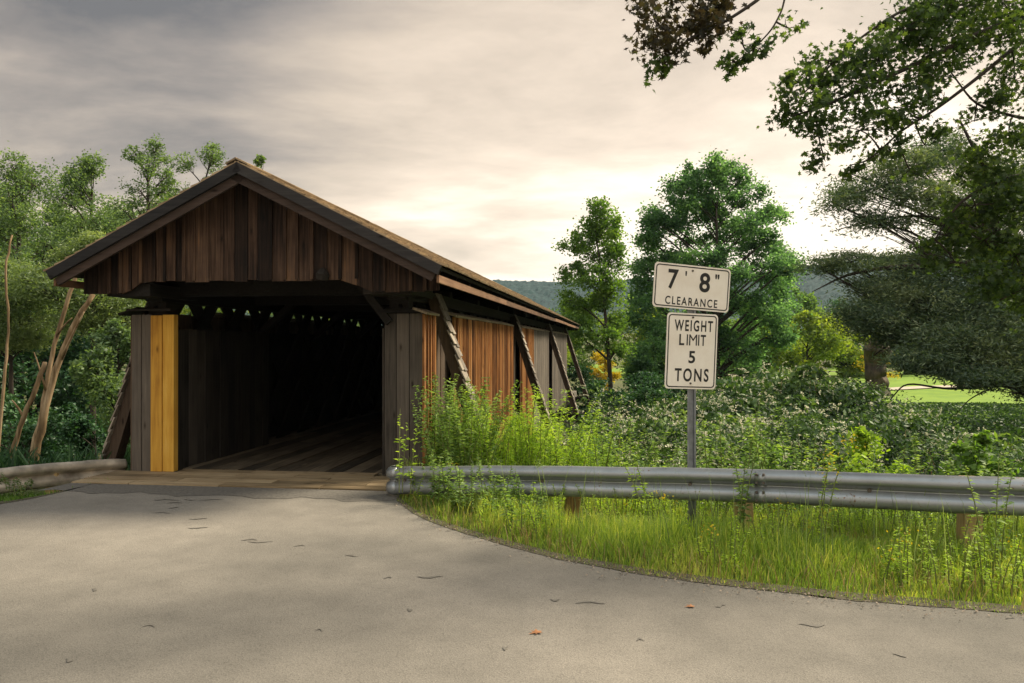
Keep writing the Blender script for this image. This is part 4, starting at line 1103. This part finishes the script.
# big willow on the right
wY = 31; bx = (1085 - 512) / F * wY; b = (bx, wY, GZ(bx, wY)); H = P(1046, 80, wY).z - b[2]
wl = [(905, 165, 34, 16, 0, 2600), (865, 190, 28, 14, .5, 2200), (925, 195, 30, 15, -1, 2600), (880, 222, 34, 11, 0, 1700), (838, 205, 22, 12, 0, 900), (945, 150, 30, 20, 1, 2600),
      (850, 262, 34, 9, 0, 1500), (820, 268, 20, 8, 0, 500), (900, 262, 32, 10, 1, 1900), (890, 290, 36, 18, 0, 4600), (872, 318, 32, 18, -.5, 4600), (925, 300, 32, 22, 1, 4600), (905, 335, 30, 14, 0, 3000),
      (960, 240, 40, 30, 1.5, 5600), (1000, 200, 40, 36, 1, 6200), (1010, 270, 40, 34, 0, 6800), (965, 300, 40, 28, -1, 6800), (950, 345, 40, 20, -2, 6800), (990, 340, 44, 26, -2, 7600), (925, 362, 30, 11, -2.5, 3600), (1015, 372, 36, 16, -2, 4800),
      (975, 378, 34, 9, -3, 3200), (1050, 300, 50, 50, 0, 9000), (1060, 180, 55, 50, 0, 8000), (1100, 250, 60, 60, 2, 6500), (1055, 380, 40, 24, -1, 4500)]
willow = make_tree('willow_tree', 'huge grey green willow with long limbs drooping over the field', 'tree', None, b, H, px_clumps(wl, wY, b), 'willow', leaf=(.20, .05), trunk_r=.55, subs=24, srel=.36, density=1.35, trunk_top=.7, up=.2, branch_r=.12)
mb = MB()
def wp(px, py, dy=0): p = P(px, py, wY + dy); return np.array([p.x - b[0], p.y - b[1], p.z - b[2]])
for pts, r0, r1 in [([(1046, 300), (985, 262), (935, 266), (880, 268), (845, 275), (812, 292)], .20, .015), ([(1030, 310), (975, 290), (930, 318), (895, 340), (870, 358)], .15, .02), ([(1000, 330), (950, 312), (915, 330), (885, 352)], .11, .015),
                   ([(1040, 290), (985, 225), (940, 185), (900, 180), (850, 196)], .15, .012), ([(985, 232), (930, 215), (880, 218), (830, 232)], .08, .01), ([(960, 205), (915, 200), (870, 180), (845, 172)], .08, .015), ([(1046, 395), (1000, 384), (950, 390), (905, 382), (890, 400)], .07, .02),
                   ([(1000, 384), (970, 398), (955, 415)], .035, .01), ([(1046, 320), (1000, 250), (985, 170), (960, 120)], .22, .04)]:
    a = np.array([wp(*q) for q in pts]); t = np.linspace(0, len(a) - 1, (len(a) - 1) * 6 + 1)
    a = np.stack([np.interp(t, np.arange(len(a)), a[:, i]) for i in range(3)], -1)
    for _ in range(4): a[1:-1] = .25 * a[:-2] + .5 * a[1:-1] + .25 * a[2:]
    mb.tube(a, np.linspace(r0, r1, len(a)), 7, .3)
mb.build('limb', M['bark'], willow, smooth=True)

# ------------------------------------------------------------------ overhanging maple close on the right
def near_maple():
    b = np.array([8.6, 9.6, GZ(8.6, 9.6)])
    g = thing('overhanging_maple', tuple(b), 'near dark maple whose branches hang in from the upper right corner', 'tree')
    mb = MB()
    mb.tube(bez(np.array([0, 0, -.4]), np.array([-.2, -.1, 4.0]), np.array([-.5, -.3, 8.2]), 12), np.linspace(.34, .16, 12), 12, .4)
    mb.build('trunk', M['bark'], g, smooth=True)
    def Q(px, py, Y): p = P(px, py, Y); return np.array([p.x, p.y, p.z]) - b
    limbs = [ # main limb polylines and radii
     ([(1200, -60, 9.2), (1060, 5, 8.8), (985, 30, 8.4), (920, 62, 8.1), (870, 85, 7.9), (820, 108, 7.7), (792, 116, 7.6)], .07, .012),
     ([(1100, -10, 9.0), (1030, 35, 8.6), (975, 80, 8.3), (935, 110, 8.1), (905, 128, 8.0), (880, 150, 7.9)], .045, .010),
     ([(1180, 110, 9.3), (1080, 125, 9.0), (1020, 118, 8.8), (975, 105, 8.6), (950, 70, 8.4)], .05, .010),
     ([(1200, 190, 9.3), (1090, 170, 9.0), (1010, 175, 8.8), (960, 200, 8.6), (935, 240, 8.5)], .06, .012),
     ([(1240, 230, 9.4), (1100, 260, 8.9), (1040, 280, 8.7), (1000, 300, 8.6)], .05, .012),
     ([(900, -330, 8.6), (830, -160, 7.9), (790, -60, 7.4), (770, -8, 7.2), (725, 22, 7.0), (690, 38, 6.9), (660, 62, 6.85)], .05, .008),
     ([(790, -60, 7.4), (785, 5, 7.2), (772, 30, 7.1), (750, 52, 7.0), (735, 62, 7.0)], .018, .006),
     ([(1140, -330, 9.0), (1000, -420, 8.8), (900, -330, 8.6)], .11, .06),
     ([(1020, -60, 8.9), (960, -10, 8.5), (900, 10, 8.2), (850, 45, 8.0), (805, 92, 7.8)], .04, .01),
    ]
    lm = MB(); skel = []
    for pts, r0, r1 in limbs:
        a = np.array([Q(*q) for q in pts]); t = np.linspace(0, len(a) - 1, (len(a) - 1) * 6 + 1)
        a = np.stack([np.interp(t, np.arange(len(a)), a[:, i]) for i in range(3)], -1)
        for _ in range(4): a[1:-1] = .25 * a[:-2] + .5 * a[1:-1] + .25 * a[2:]
        lm.tube(a, np.linspace(r0 * .6, r1 * .7, len(a)), 7, .3); skel.append(a)
    skel = np.concatenate(skel)
    # sprays: px, py, rx, ry, Y, leaves
    sprays = [(655, 20, 22, 22, 6.9, 150, 1), (665, 45, 18, 18, 6.9, 110, 1), (690, 12, 28, 16, 7, 170, 1), (720, 18, 18, 14, 7.1, 90, 1), (700, 34, 20, 12, 7, 90, 1), (662, 66, 13, 9, 6.85, 50, 0), (733, 62, 14, 10, 7, 55, 0), (742, 42, 12, 8, 7, 30, 0), (790, 28, 12, 6, 7.1, 22, 0), (760, 48, 9, 8, 7, 26, 0),
      (800, 105, 22, 18, 7.6, 150, 0), (830, 60, 26, 18, 7.9, 190, 0), (850, 95, 32, 22, 7.9, 270, 0), (880, 60, 30, 24, 8.0, 300, 0), (815, 130, 22, 14, 7.7, 110, 0), (860, 130, 30, 16, 7.9, 190, 0), (905, 105, 30, 22, 8.1, 250, 0), (905, 30, 30, 22, 8.2, 300, 0), (940, 60, 34, 26, 8.3, 320, 0),
      (940, 15, 40, 20, 8.4, 360, 0), (985, 40, 34, 28, 8.5, 340, 0), (1000, 0, 40, 24, 8.6, 420, 0), (1015, 80, 26, 22, 8.7, 200, 0), (925, 145, 18, 12, 8.1, 50, 0), (890, 150, 18, 9, 8, 60, 0), (825, 158, 14, 10, 7.8, 50, 0), (850, 165, 12, 9, 7.9, 40, 0),
      (960, 5, 40, 18, 8.2, 260, 0), (1040, 30, 40, 40, 8.8, 500, 0), (975, 120, 30, 10, 8.6, 60, 0), (1000, 100, 24, 10, 8.6, 90, 0),
      (1010, 140, 30, 16, 8.8, 260, 0), (985, 165, 30, 18, 8.7, 300, 0), (1015, 195, 30, 24, 8.8, 420, 0), (975, 205, 28, 20, 8.6, 330, 0), (945, 235, 20, 16, 8.5, 150, 0), (985, 240, 30, 18, 8.6, 330, 0), (1015, 255, 26, 24, 8.7, 380, 0), (955, 262, 22, 12, 8.5, 120, 0), (1030, 300, 22, 24, 8.7, 240, 0), (1000, 285, 22, 14, 8.6, 170, 0), (1080, 200, 40, 60, 9, 700, 0), (1080, 90, 40, 50, 9, 500, 0), (1150, 150, 50, 120, 9.3, 900, 0),
      (840, -50, 50, 30, 7.8, 160, 0), (720, -40, 50, 30, 7.2, 160, 1), (960, -70, 60, 40, 8.7, 300, 0), (1120, -40, 50, 40, 9.2, 250, 0), (910, 170, 12, 10, 8.1, 24, 0), (800, 82, 14, 12, 7.7, 70, 0)]
    pts, red = [], []
    for px, py, rx, ry, Y, n, r in sprays:
        c = Q(px, py, Y); s = Y / F; rad = np.array([rx * s, .28 + rx * s * .6, ry * s])
        ns = max(3, n // 22)
        n = int(n * (2.5 if px > 930 and py > 90 else 2.4 if px < 1040 and py > -30 else .8)); p, sc, kk = clump_leaf_points(c, rad * 1.05, n, ns, .30)
        pts.append(p); red.append(np.full(len(p), r))
        near = skel[np.argmin(np.linalg.norm(skel - c, axis=1))]
        lm.tube(bez(near, (near + c) / 2 + rng.normal(size=3) * .05, c, 5), np.linspace(.010, .006, 5), 5, .3, cap=False)
        for q in sc:
            lm.tube(bez(c, (c + q) / 2 + rng.normal(size=3) * .03, q, 4), np.linspace(.005, .0025, 4), 4, .3, cap=False)
    lm.build('limb', M['bark'], g, smooth=True)
    p = np.concatenate(pts); r = np.concatenate(red)
    var = np.clip(.35 + .2 * nz(p[:, 0], p[:, 2], .3, 1) + rng.normal(0, .2, len(p)), 0, 1)
    for k, mt in ((0, 'near'), (1, 'purple')):
        sel = r == k
        o = poly_mesh('crown', maple_leaves(p[sel], .066, .5), 12, LM[mt], var[sel], g)
        if k: o['label'] = 'ruddy leaf spray hanging into the top of the photo'
near_maple()

# ------------------------------------------------------------------ knotweed bank
def knotweed():
    g = thing('knotweed_thicket', (8, 20, -2), 'dense knotweed thicket in white bloom on the bank behind the guardrail', 'thicket'); g['kind'] = 'stuff'
    off = np.array([8, 20, -2.])
    def top(x, y):
        base = np.interp(y, [10, 14, 20, 30, 40, 50], [-.95, -.55, -.45, -.45, -.85, -1.45])
        base = base - 2.0 * ss((x / y - .38) / .2) * ss((y - 16) / 18)
        return base + .75 * nz(x, y * .8, 2.4, 3) + .34 * nz(x, y, 1.1, 5) - .1 + .6 * np.exp(-((x / y - .33) / .09) ** 2) * ss((y - 24) / 8) - .7 * np.exp(-((x / y - .17) / .08) ** 2) * ss((y - 18) / 8)
    # mounded plants: leaves hang over the outside of each mound
    m = 1500
    Yc = 11.6 * (50 / 11.6) ** rng.random(m); Xc = rng.uniform(-.03, .82, m) * Yc
    lx = (Xc - O.x) * CT - (Yc - O.y) * ST
    keep = (lx > 3.3) & (Yc - edge_y(Xc) > 4.8); Xc, Yc = Xc[keep], Yc[keep]; m = len(Xc)
    Rc_ = rng.uniform(.4, 1.05, m) * np.clip(Yc / 22, .8, 1.7); Zc = top(Xc, Yc) - Rc_ * .6 + rng.normal(0, .24, m)
    per = 150
    k = np.repeat(np.arange(m), per); nn = len(k)
    u = rng.normal(size=(nn, 3)); u[:, 2] = np.abs(u[:, 2]) * 1.1 - .25; u = unit(u)
    rad = (rng.uniform(.55, 1.05, nn) * Rc_[k])[:, None]
    p = np.stack([Xc, Yc, Zc], -1)[k] + u * rad * np.array([1.1, 1.1, .85])
    p[:, 2] = np.maximum(p[:, 2], ground_z(p[:, 0], p[:, 1]) + .05)
    s = np.clip(p[:, 1] / 22, .75, 1.7)
    d = u * np.array([1, 1, .25]) + np.array([0, 0, -.45])
    v = leaves(p, 1, .5, .9, d, 1.3); c = p[:, None, :]; v = c + (v - c) * (s * .15 * rng.choice([.6, .9, 1.35], m)[k])[:, None, None]
    var = np.clip(.20 + .30 * np.clip(u[:, 2], 0, 1) + .16 * rng.normal(size=m)[k] + rng.normal(0, .17, nn), 0, 1)  # upper mound leaves paler: lit tops painted into the tone
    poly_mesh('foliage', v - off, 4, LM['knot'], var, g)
    # fill of deeper leaves, shade painted into their dark tone, so the bank reads solid
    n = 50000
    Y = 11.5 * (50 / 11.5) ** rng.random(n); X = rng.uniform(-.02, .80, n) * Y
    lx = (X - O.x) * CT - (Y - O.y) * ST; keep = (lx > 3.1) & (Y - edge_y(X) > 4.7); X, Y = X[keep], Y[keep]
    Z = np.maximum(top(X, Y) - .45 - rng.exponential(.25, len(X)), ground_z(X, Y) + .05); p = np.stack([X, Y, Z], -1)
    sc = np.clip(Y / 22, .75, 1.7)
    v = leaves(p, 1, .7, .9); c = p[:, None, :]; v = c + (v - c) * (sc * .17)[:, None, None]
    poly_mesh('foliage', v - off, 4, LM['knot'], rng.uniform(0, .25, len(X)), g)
    # blossoms: tassels of small petals over the tops of the mounds
    fl = np.clip(.35 + 1.3 * nz(Xc, Yc, 1.7, 6) + rng.normal(0, .25, m), 0, 1.3) * np.where(Xc / Yc > .42, .35, 1.0)
    kb = np.repeat(np.arange(m), rng.poisson(fl * 6.5)); nb = len(kb)
    u = rng.normal(size=(nb, 3)); u[:, 2] = np.abs(u[:, 2]) + .8; u = unit(u)
    b0 = np.stack([Xc, Yc, Zc], -1)[kb] + u * Rc_[kb][:, None] * np.array([1.1, 1.1, .9])
    q = 11; d = unit(u * np.array([1, 1, .5]) + rng.normal(0, .5, (nb, 3)))
    tt = np.tile(np.linspace(0, 1, q), nb); sc = np.clip(np.repeat(b0[:, 1], q) / 22, .8, 1.6)
    pp = np.repeat(b0, q, 0) + np.repeat(d, q, 0) * (tt * .24 * sc)[:, None] - np.array([0, 0, 1]) * (tt ** 2 * .08)[:, None] + rng.normal(0, .016, (len(tt), 3))
    v = leaves(pp, 1, 1, .5); c = pp[:, None, :]; v = c + (v - c) * (sc * .048)[:, None, None]
    poly_mesh('blossom', v - off, 4, LM['knotfl'], rng.random(len(pp)), g)
    # stems
    mb = MB()
    for i in range(260):
        y = 12 * 3 ** random.random(); x = random.uniform(.05, .75) * y
        if (x - O.x) * CT - (y - O.y) * ST < 3.2 or y - edge_y(x) < 4.8: continue
        z0 = GZ(x, y); z1 = float(top(x, y)) - .05
        if z1 - z0 > .3: mb.tube([(x - 8, y - 20, z0 + 2), (x - 8 + random.uniform(-.2, .2), y - 20, (z0 + z1) / 2 + 2), (x - 8 + random.uniform(-.3, .3), y - 20, z1 + 2)], [.014, .011, .006], 5, .5)
    mb.build('stem', M['post_wood'], g)
knotweed()

# ------------------------------------------------------------------ weeds, plants, grass
def feather(n_leaf, H, L, W, droop=.3, lean=.15, top=1.0, bare=0.15):
    """one upright weed: arrays of leaf quads and stem points, base at the origin"""
    a = rng.uniform(0, 6.28); t = np.linspace(0, 1, 7)
    sx = lean * H * t ** 1.7
    st = np.stack([sx * math.cos(a), sx * math.sin(a), H * t * (1 - .06 * t)], -1)
    q = rng.uniform(bare, 1, n_leaf) ** .85
    c = np.stack([np.interp(q, t, st[:, i]) for i in range(3)], -1)
    an = rng.uniform(0, 6.28, n_leaf); ln = L * (1.1 - .75 * q * top) * rng.uniform(.7, 1.2, n_leaf)
    d = np.stack([np.cos(an), np.sin(an), rng.uniform(.1, .9, n_leaf) - droop * .5], -1); d = unit(d)
    s = unit(np.cross(d, np.array([0, 0, 1.]) + rng.normal(0, .3, (n_leaf, 3))))
    w = W * rng.uniform(.7, 1.2, n_leaf)[:, None]; l = ln[:, None]
    v = np.empty((n_leaf, 4, 3)); v[:, 0] = c; v[:, 1] = c + d * l * .45 + s * w * .5; v[:, 2] = c + d * l - np.array([0, 0, 1]) * l * droop; v[:, 3] = c + d * l * .45 - s * w * .5
    return v, st
def weed_patch(name, label, cat, pos, spec, mat, kind=None, group=None, stem=None, tip=None):
    """many stems: pos (n,3); spec -> (leaves, H, L, W, lean)"""
    base = np.array([pos[:, 0].mean(), pos[:, 1].mean(), pos[:, 2].min()])
    g = thing(name, tuple(base), label, cat, group)
    if kind: g['kind'] = kind
    V = []; var = []; mb = MB(); tips = []
    for p in pos:
        nl, H, L, W, lean = spec()
        v, st = feather(nl, H, L, W, lean=lean)
        V.append(v + (p - base)); var.append(np.clip(rng.normal(.5, .12) + rng.normal(0, .16, nl) , 0, 1))
        mb.tube(st[[0, 2, 4, 6]] + (p - base), [.006, .005, .004, .002], 4, .5, cap=False)
        if tip and random.random() < tip: tips.append(st[-1] + p - base)
    poly_mesh('foliage', np.concatenate(V), 4, LM[mat], np.concatenate(var), g)
    mb.build('stem', stem or M['stem'], g)
    if tips:
        c = np.repeat(np.array(tips), 26, 0) + rng.normal(0, 1, (len(tips) * 26, 3)) * np.array([.05, .05, .035])
        poly_mesh('blossom', leaves(c, .022, .018, .5), 4, LM['yellow'], rng.random(len(c)), g)
    return g
M['stem'] = simple('green stem', (0.14, 0.17, 0.04), 0.7, 0, 0.3)
M['dry_stem'] = simple('dry stem', (0.42, 0.29, 0.14), 0.8, 0, 0.3)
POSTS = [(400, 9.2), (463, 8.8), (574, 8.35), (691, 8.0), (746, 7.72), (976, 6.86)]
def sight_gap(X, Y):  # thins plants along the camera's line of sight to each post
    k = np.zeros(len(X), bool)
    for px, yp in POSTS:
        xp = (px - 512) / F * yp
        k |= (np.abs(X - xp + (yp - Y) * xp / yp) < .13 + .05 * nz(Y, X, .2, px)) & (Y > yp - .95) & (Y < yp + .05)
    return k & (rng.random(len(X)) < .88)
def field(n, pxr, Yr, keep=None, zoff=0.0):
    px = rng.uniform(*pxr, n); Y = rng.uniform(*Yr, n); x = (px - 512) / F * Y
    lx = (x - O.x) * CT - (Y - O.y) * ST
    k = (Y - edge_y(x) > .25) & ((lx > 2.15) | (Y < 9.5)); 
    if keep is not None: k &= keep(px, Y, x)
    k &= ~sight_gap(x, Y)
    x, Y = x[k], Y[k]
    return np.stack([x, Y, ground_z(x, Y) + zoff], -1)
# bright feathery mass in front of the bridge wall
pos = field(640, (470, 650), (9.2, 12.8), lambda px, Y, x: (nz(x, Y, .5, 2) > -.35) & (rng.random(len(px)) < np.clip((652 - px) / 60, 0, 1)))
weed_patch('goldenrod_stand', 'bright yellow green feathery goldenrod stand below the bridge buttresses', 'weeds', pos,
           lambda: (int(rng.uniform(60, 130)), rng.uniform(.65, 1.0) * rng.choice([1, 1.25, 1.55]), rng.uniform(.12, .24), .016, rng.uniform(.03, .38)), 'weed', kind='stuff')
pos = field(150, (425, 486), (9.3, 12.2))
weed_patch('mugwort_stand', 'tall green leafy mugwort crowding the right portal corner', 'weeds', pos,
           lambda: (int(rng.uniform(60, 100)), rng.uniform(.9, 1.6), rng.uniform(.09, .15), .028, rng.uniform(.05, .4)), 'mugwort', kind='stuff')
pos = field(700, (600, 1100), (8.4, 12.5), lambda px, Y, x: (Y - edge_y(x) > 2.5) & (nz(x, Y, .8, 7) > -.1))
weed_patch('roadside_weeds', 'mixed leafy weeds between the guardrail and the knotweed', 'weeds', pos,
           lambda: (int(rng.uniform(40, 80)), rng.uniform(.6, 1.0) * rng.choice([1, 1.3, 1.6]), rng.uniform(.09, .18), .026, rng.uniform(.05, .45)), 'mugwort', kind='stuff')
# weeds among the grass under the rail
pos = field(1500, (405, 1120), (5.2, 9.2), lambda px, Y, x: (Y - edge_y(x) > .3) & (nz(x, Y, .5, 4) > .15 - .5 * ss((Y - edge_y(x) - .5) / 1.2)))
pos2 = field(210, (680, 990), (9.6, 13.5), lambda px, Y, x: nz(x, Y, .7, 9) > -.05)
weed_patch('bright_weeds', 'bright yellow green leafy weeds between the sign post and the right edge', 'weeds', pos2, lambda: (int(rng.uniform(40, 90)), rng.uniform(1.1, 2.0), rng.uniform(.10, .22), .04, rng.uniform(.05, .4)), 'weed', kind='stuff')
weed_patch('verge_weeds', 'leafy weeds growing up through the verge grass around the guardrail', 'weeds', pos,
           lambda: (int(rng.uniform(24, 60)), rng.uniform(.14, .5), rng.uniform(.05, .09), .012, rng.uniform(.05, .35)), 'weed', kind='stuff', tip=.04)
pos = field(90, (400, 540), (7.3, 9.0), lambda px, Y, x: (Y - edge_y(x) > .5))
weed_patch('rail_end_weeds', 'bushy weeds climbing the guardrail end near the bridge portal', 'weeds', pos,
           lambda: (int(rng.uniform(50, 80)), rng.uniform(.35, .7), rng.uniform(.07, .12), .02, rng.uniform(.05, .35)), 'mugwort', kind='stuff')

# a few single plants that stand out
def single(px, py, Y, n, H, L, W, mat, label, name='plant', stems=3, lean=.2, tip=None, group=None, stem=None):
    x = (px - 512) / F * Y; z = P(px, py, Y).z
    pos = np.array([[x + rng.normal() * .05, Y + rng.normal() * .05, z] for _ in range(stems)])
    return weed_patch(name, label, 'plant', pos, lambda: (n, H * rng.uniform(.8, 1.1), L, W, lean * rng.uniform(.4, 1.3)), mat, tip=tip, stem=stem, group=group)
single(402, 492, 8.75, 26, .95, .10, .035, 'weed', 'thin vine like weed rising over the guardrail end', 'tall_weed', 3, .25)
single(740, 545, 7.3, 60, 1.0, .10, .03, 'mugwort', 'leafy weed standing in front of the rail right of the sign', 'tall_weed', 3, .2)
single(828, 560, 6.6, 40, .95, .09, .014, 'weed', 'yellow tipped weed in front of the rail, middle of the right stretch', 'goldenrod_plant', 3, .2, tip=1)
single(985, 580, 6.0, 60, .95, .09, .02, 'mugwort', 'leafy weed leaning on the rail at the right edge', 'tall_weed', 3, .2)
single(652, 530, 7.6, 40, .75, .09, .03, 'weed', 'small vine hanging on the rail left of the sign post', 'tall_weed', 2, .3)
# broad-leaved saplings
for px, py, top, Y, w, lb in [(870, 500, 425, 10.6, 70, 'broad leaved bright sapling behind the rail, right of the sign'), (975, 500, 430, 9.6, 70, 'broad leaved sapling behind the rail by the right edge'), (755, 500, 440, 10.5, 70, 'low broad leaved sapling just right of the sign post')]:
    x = (px - 512) / F * Y; zb = GZ(x, Y); H = P(px, top, Y).z - zb; w = w / F * Y / 2
    make_tree('broadleaf_sapling', lb, 'sapling', None, (x, Y, zb), H, auto_crown(H, H * .35, w, w, 22, 1500, 'oval', cl=.3), 'weed' if px == 870 else 'slim', leaf=(.10, .055), trunk_r=.014, subs=6, up=.9, srel=.5)

def grass(name, label, X, Y, H, mat, W=.007, lean=.45, base=None, kind='stuff', var0=.5):
    H = np.where(sight_gap(X, Y), np.minimum(H, .07), H)
    n = len(X); Z = ground_z(X, Y)
    an = rng.uniform(0, 6.28, n); ln = rng.uniform(.05, 1, n) * lean
    d = np.stack([np.cos(an), np.sin(an), 0 * an], -1); s = np.stack([-np.sin(an), np.cos(an), 0 * an], -1)
    ph = rng.uniform(0, 6.28, n); s = np.stack([np.cos(ph), np.sin(ph), 0 * ph], -1)
    p0 = np.stack([X, Y, Z - .02], -1); up = np.array([0, 0, 1.])
    p1 = p0 + up * (H * .45)[:, None] + d * (H * ln * .15)[:, None]
    p2 = p0 + up * (H * .8)[:, None] + d * (H * ln * .5)[:, None]
    p3 = p0 + up * (H * (1 - .25 * ln))[:, None] + d * (H * ln)[:, None]
    w = (W * rng.uniform(.6, 1.4, n))[:, None] * s
    v = np.stack([p0 - w, p1 - w * .9, p1 + w * .9, p0 + w, p1 - w * .9, p2 - w * .6, p2 + w * .6, p1 + w * .9, p2 - w * .6, p3 - w * .08, p3 + w * .08, p2 + w * .6], 1).reshape(-1, 4, 3)
    b = np.array([X.mean(), Y.mean(), 0])
    vr = np.clip(var0 - .08 + .28 * nz(X, Y, .45, 3) + rng.normal(0, .2, n), 0, 1)
    o = poly_mesh(name, v - b, 4, LM[mat], np.repeat(vr, 3))
    o.location = b
    return tag(o, label, 'grass', kind=kind)
def verge(n, xr, dr):
    X = rng.uniform(*xr, n); d = dr[0] + (dr[1] - dr[0]) * rng.random(n); return X, edge_y(X) + d, d
# tall grass, denser nearer the camera
X, Y, d = verge(125000, (-1.5, 6.2), (-.03, 3.3))
k = rng.random(len(X)) < np.clip(.35 + .12 * (X + 1.5), 0, 1); X, Y, d = X[k], Y[k], d[k]
H = (.05 + .21 * ss(d / 1.2) - .10 * ss((d - 1.3) / .6) + .13 * nz(X, Y, .7, 1) * ss(d / .8)) * rng.uniform(.6, 1.35, len(X)); H = np.maximum(H, .04)
grass('grass', 'long yellow green grass on the verge between the road and the guardrail', X, Y, H, 'grass', W=.0032)
X, Y, d = verge(9000, (-8.5, -5.1), (-.02, 1.6))
H = (.04 + .07 * ss(d / .6)) * rng.uniform(.6, 1.4, len(X)); H = np.maximum(H, .03)
grass('grass', 'short green grass on the left verge below the bleached rail', X, Y, H, 'slim', W=.006)
X, Y, d = verge(14000, (6.2, 14), (0, 3.5))
grass('grass', 'long grass continuing past the right edge of the photo', X, Y, (.1 + .3 * ss(d)) * rng.uniform(.6, 1.3, len(X)), 'grass', W=.008)
X, Y, d = verge(5000, (-1.2, 6.2), (-.02, 2.8))
grass('dead_grass', 'straw coloured dead blades matted through the verge grass', X, Y, rng.uniform(.05, .26, len(X)), 'straw', W=.003, lean=.9)
# tall dry seed stalks
X, Y, d = verge(380, (-.6, 6), (.5, 2.8))
grass('grass_stalks', 'tall pale seed stalks standing above the verge grass', X, Y, rng.uniform(.5, .85, len(X)), 'leftpale', W=.003, lean=.3)
# left undergrowth behind the rail
X = rng.uniform(-16, -5.3, 20000); Y = edge_y(X) + rng.uniform(2.3, 9, len(X)); lx = (X - O.x) * CT - (Y - O.y) * ST; k = lx < -2.6; X, Y = X[k], Y[k]
grass('undergrowth', 'dark leafy undergrowth on the bank behind the left rail', X, Y, rng.uniform(.2, .7, len(X)), 'leftdark', W=.012, lean=.9)
pos = np.stack([rng.uniform(-8.3, -5.6, 60), np.zeros(60), np.zeros(60)], -1); pos[:, 1] = edge_y(pos[:, 0]) + rng.uniform(.25, 1.1, 60)
weed_patch('rail_weeds', 'green weeds and small white flowers below the left rail', 'weeds', pos, lambda: (40, rng.uniform(.10, .24), .07, .015, .3), 'left', kind='stuff')

# fallen leaves on the road
def fallen():
    v = maple_leaves(np.zeros((1, 3)), .09, 3.0)[0]
    for i, (px, py, s, lb) in enumerate([(536, 633, 1, 'orange fallen leaf lying on the open asphalt'), (690, 607, .8, 'small dry leaf at the grass edge right of the sign')]):
        x, y = road_pt(px, py)
        mb = MB(); ang = random.uniform(0, 6)
        V = [(a * .09 * s, bb * .09 * s, .006 + .012 * abs(a)) for a, bb in MAPLE]
        mb.add(V, [tuple(range(12))], .5); o = mb.build('fallen_leaf', M['dry_leaf']); o.location = (x, y, .0); o.rotation_euler = (0, 0, ang); tag(o, lb, 'leaf')
fallen()

# ------------------------------------------------------------------ haze
HAZE = True
if HAZE:
    m = bpy.data.materials.new('haze'); m.use_nodes = True; t = m.node_tree; t.nodes.clear()
    out = N(t, 'ShaderNodeOutputMaterial'); pv = N(t, 'ShaderNodeVolumePrincipled'); t.links.new(pv.outputs[0], out.inputs['Volume'])
    pv.inputs['Color'].default_value = (0.62, 0.85, 1.0, 1); pv.inputs['Density'].default_value = 0.0001; pv.inputs['Anisotropy'].default_value = 0.2
    mb = MB(); mb.box((-1250, -130, -8), (1350, 1450, 140), .5)
    o = mb.build('haze', m); tag(o, kind='stuff')
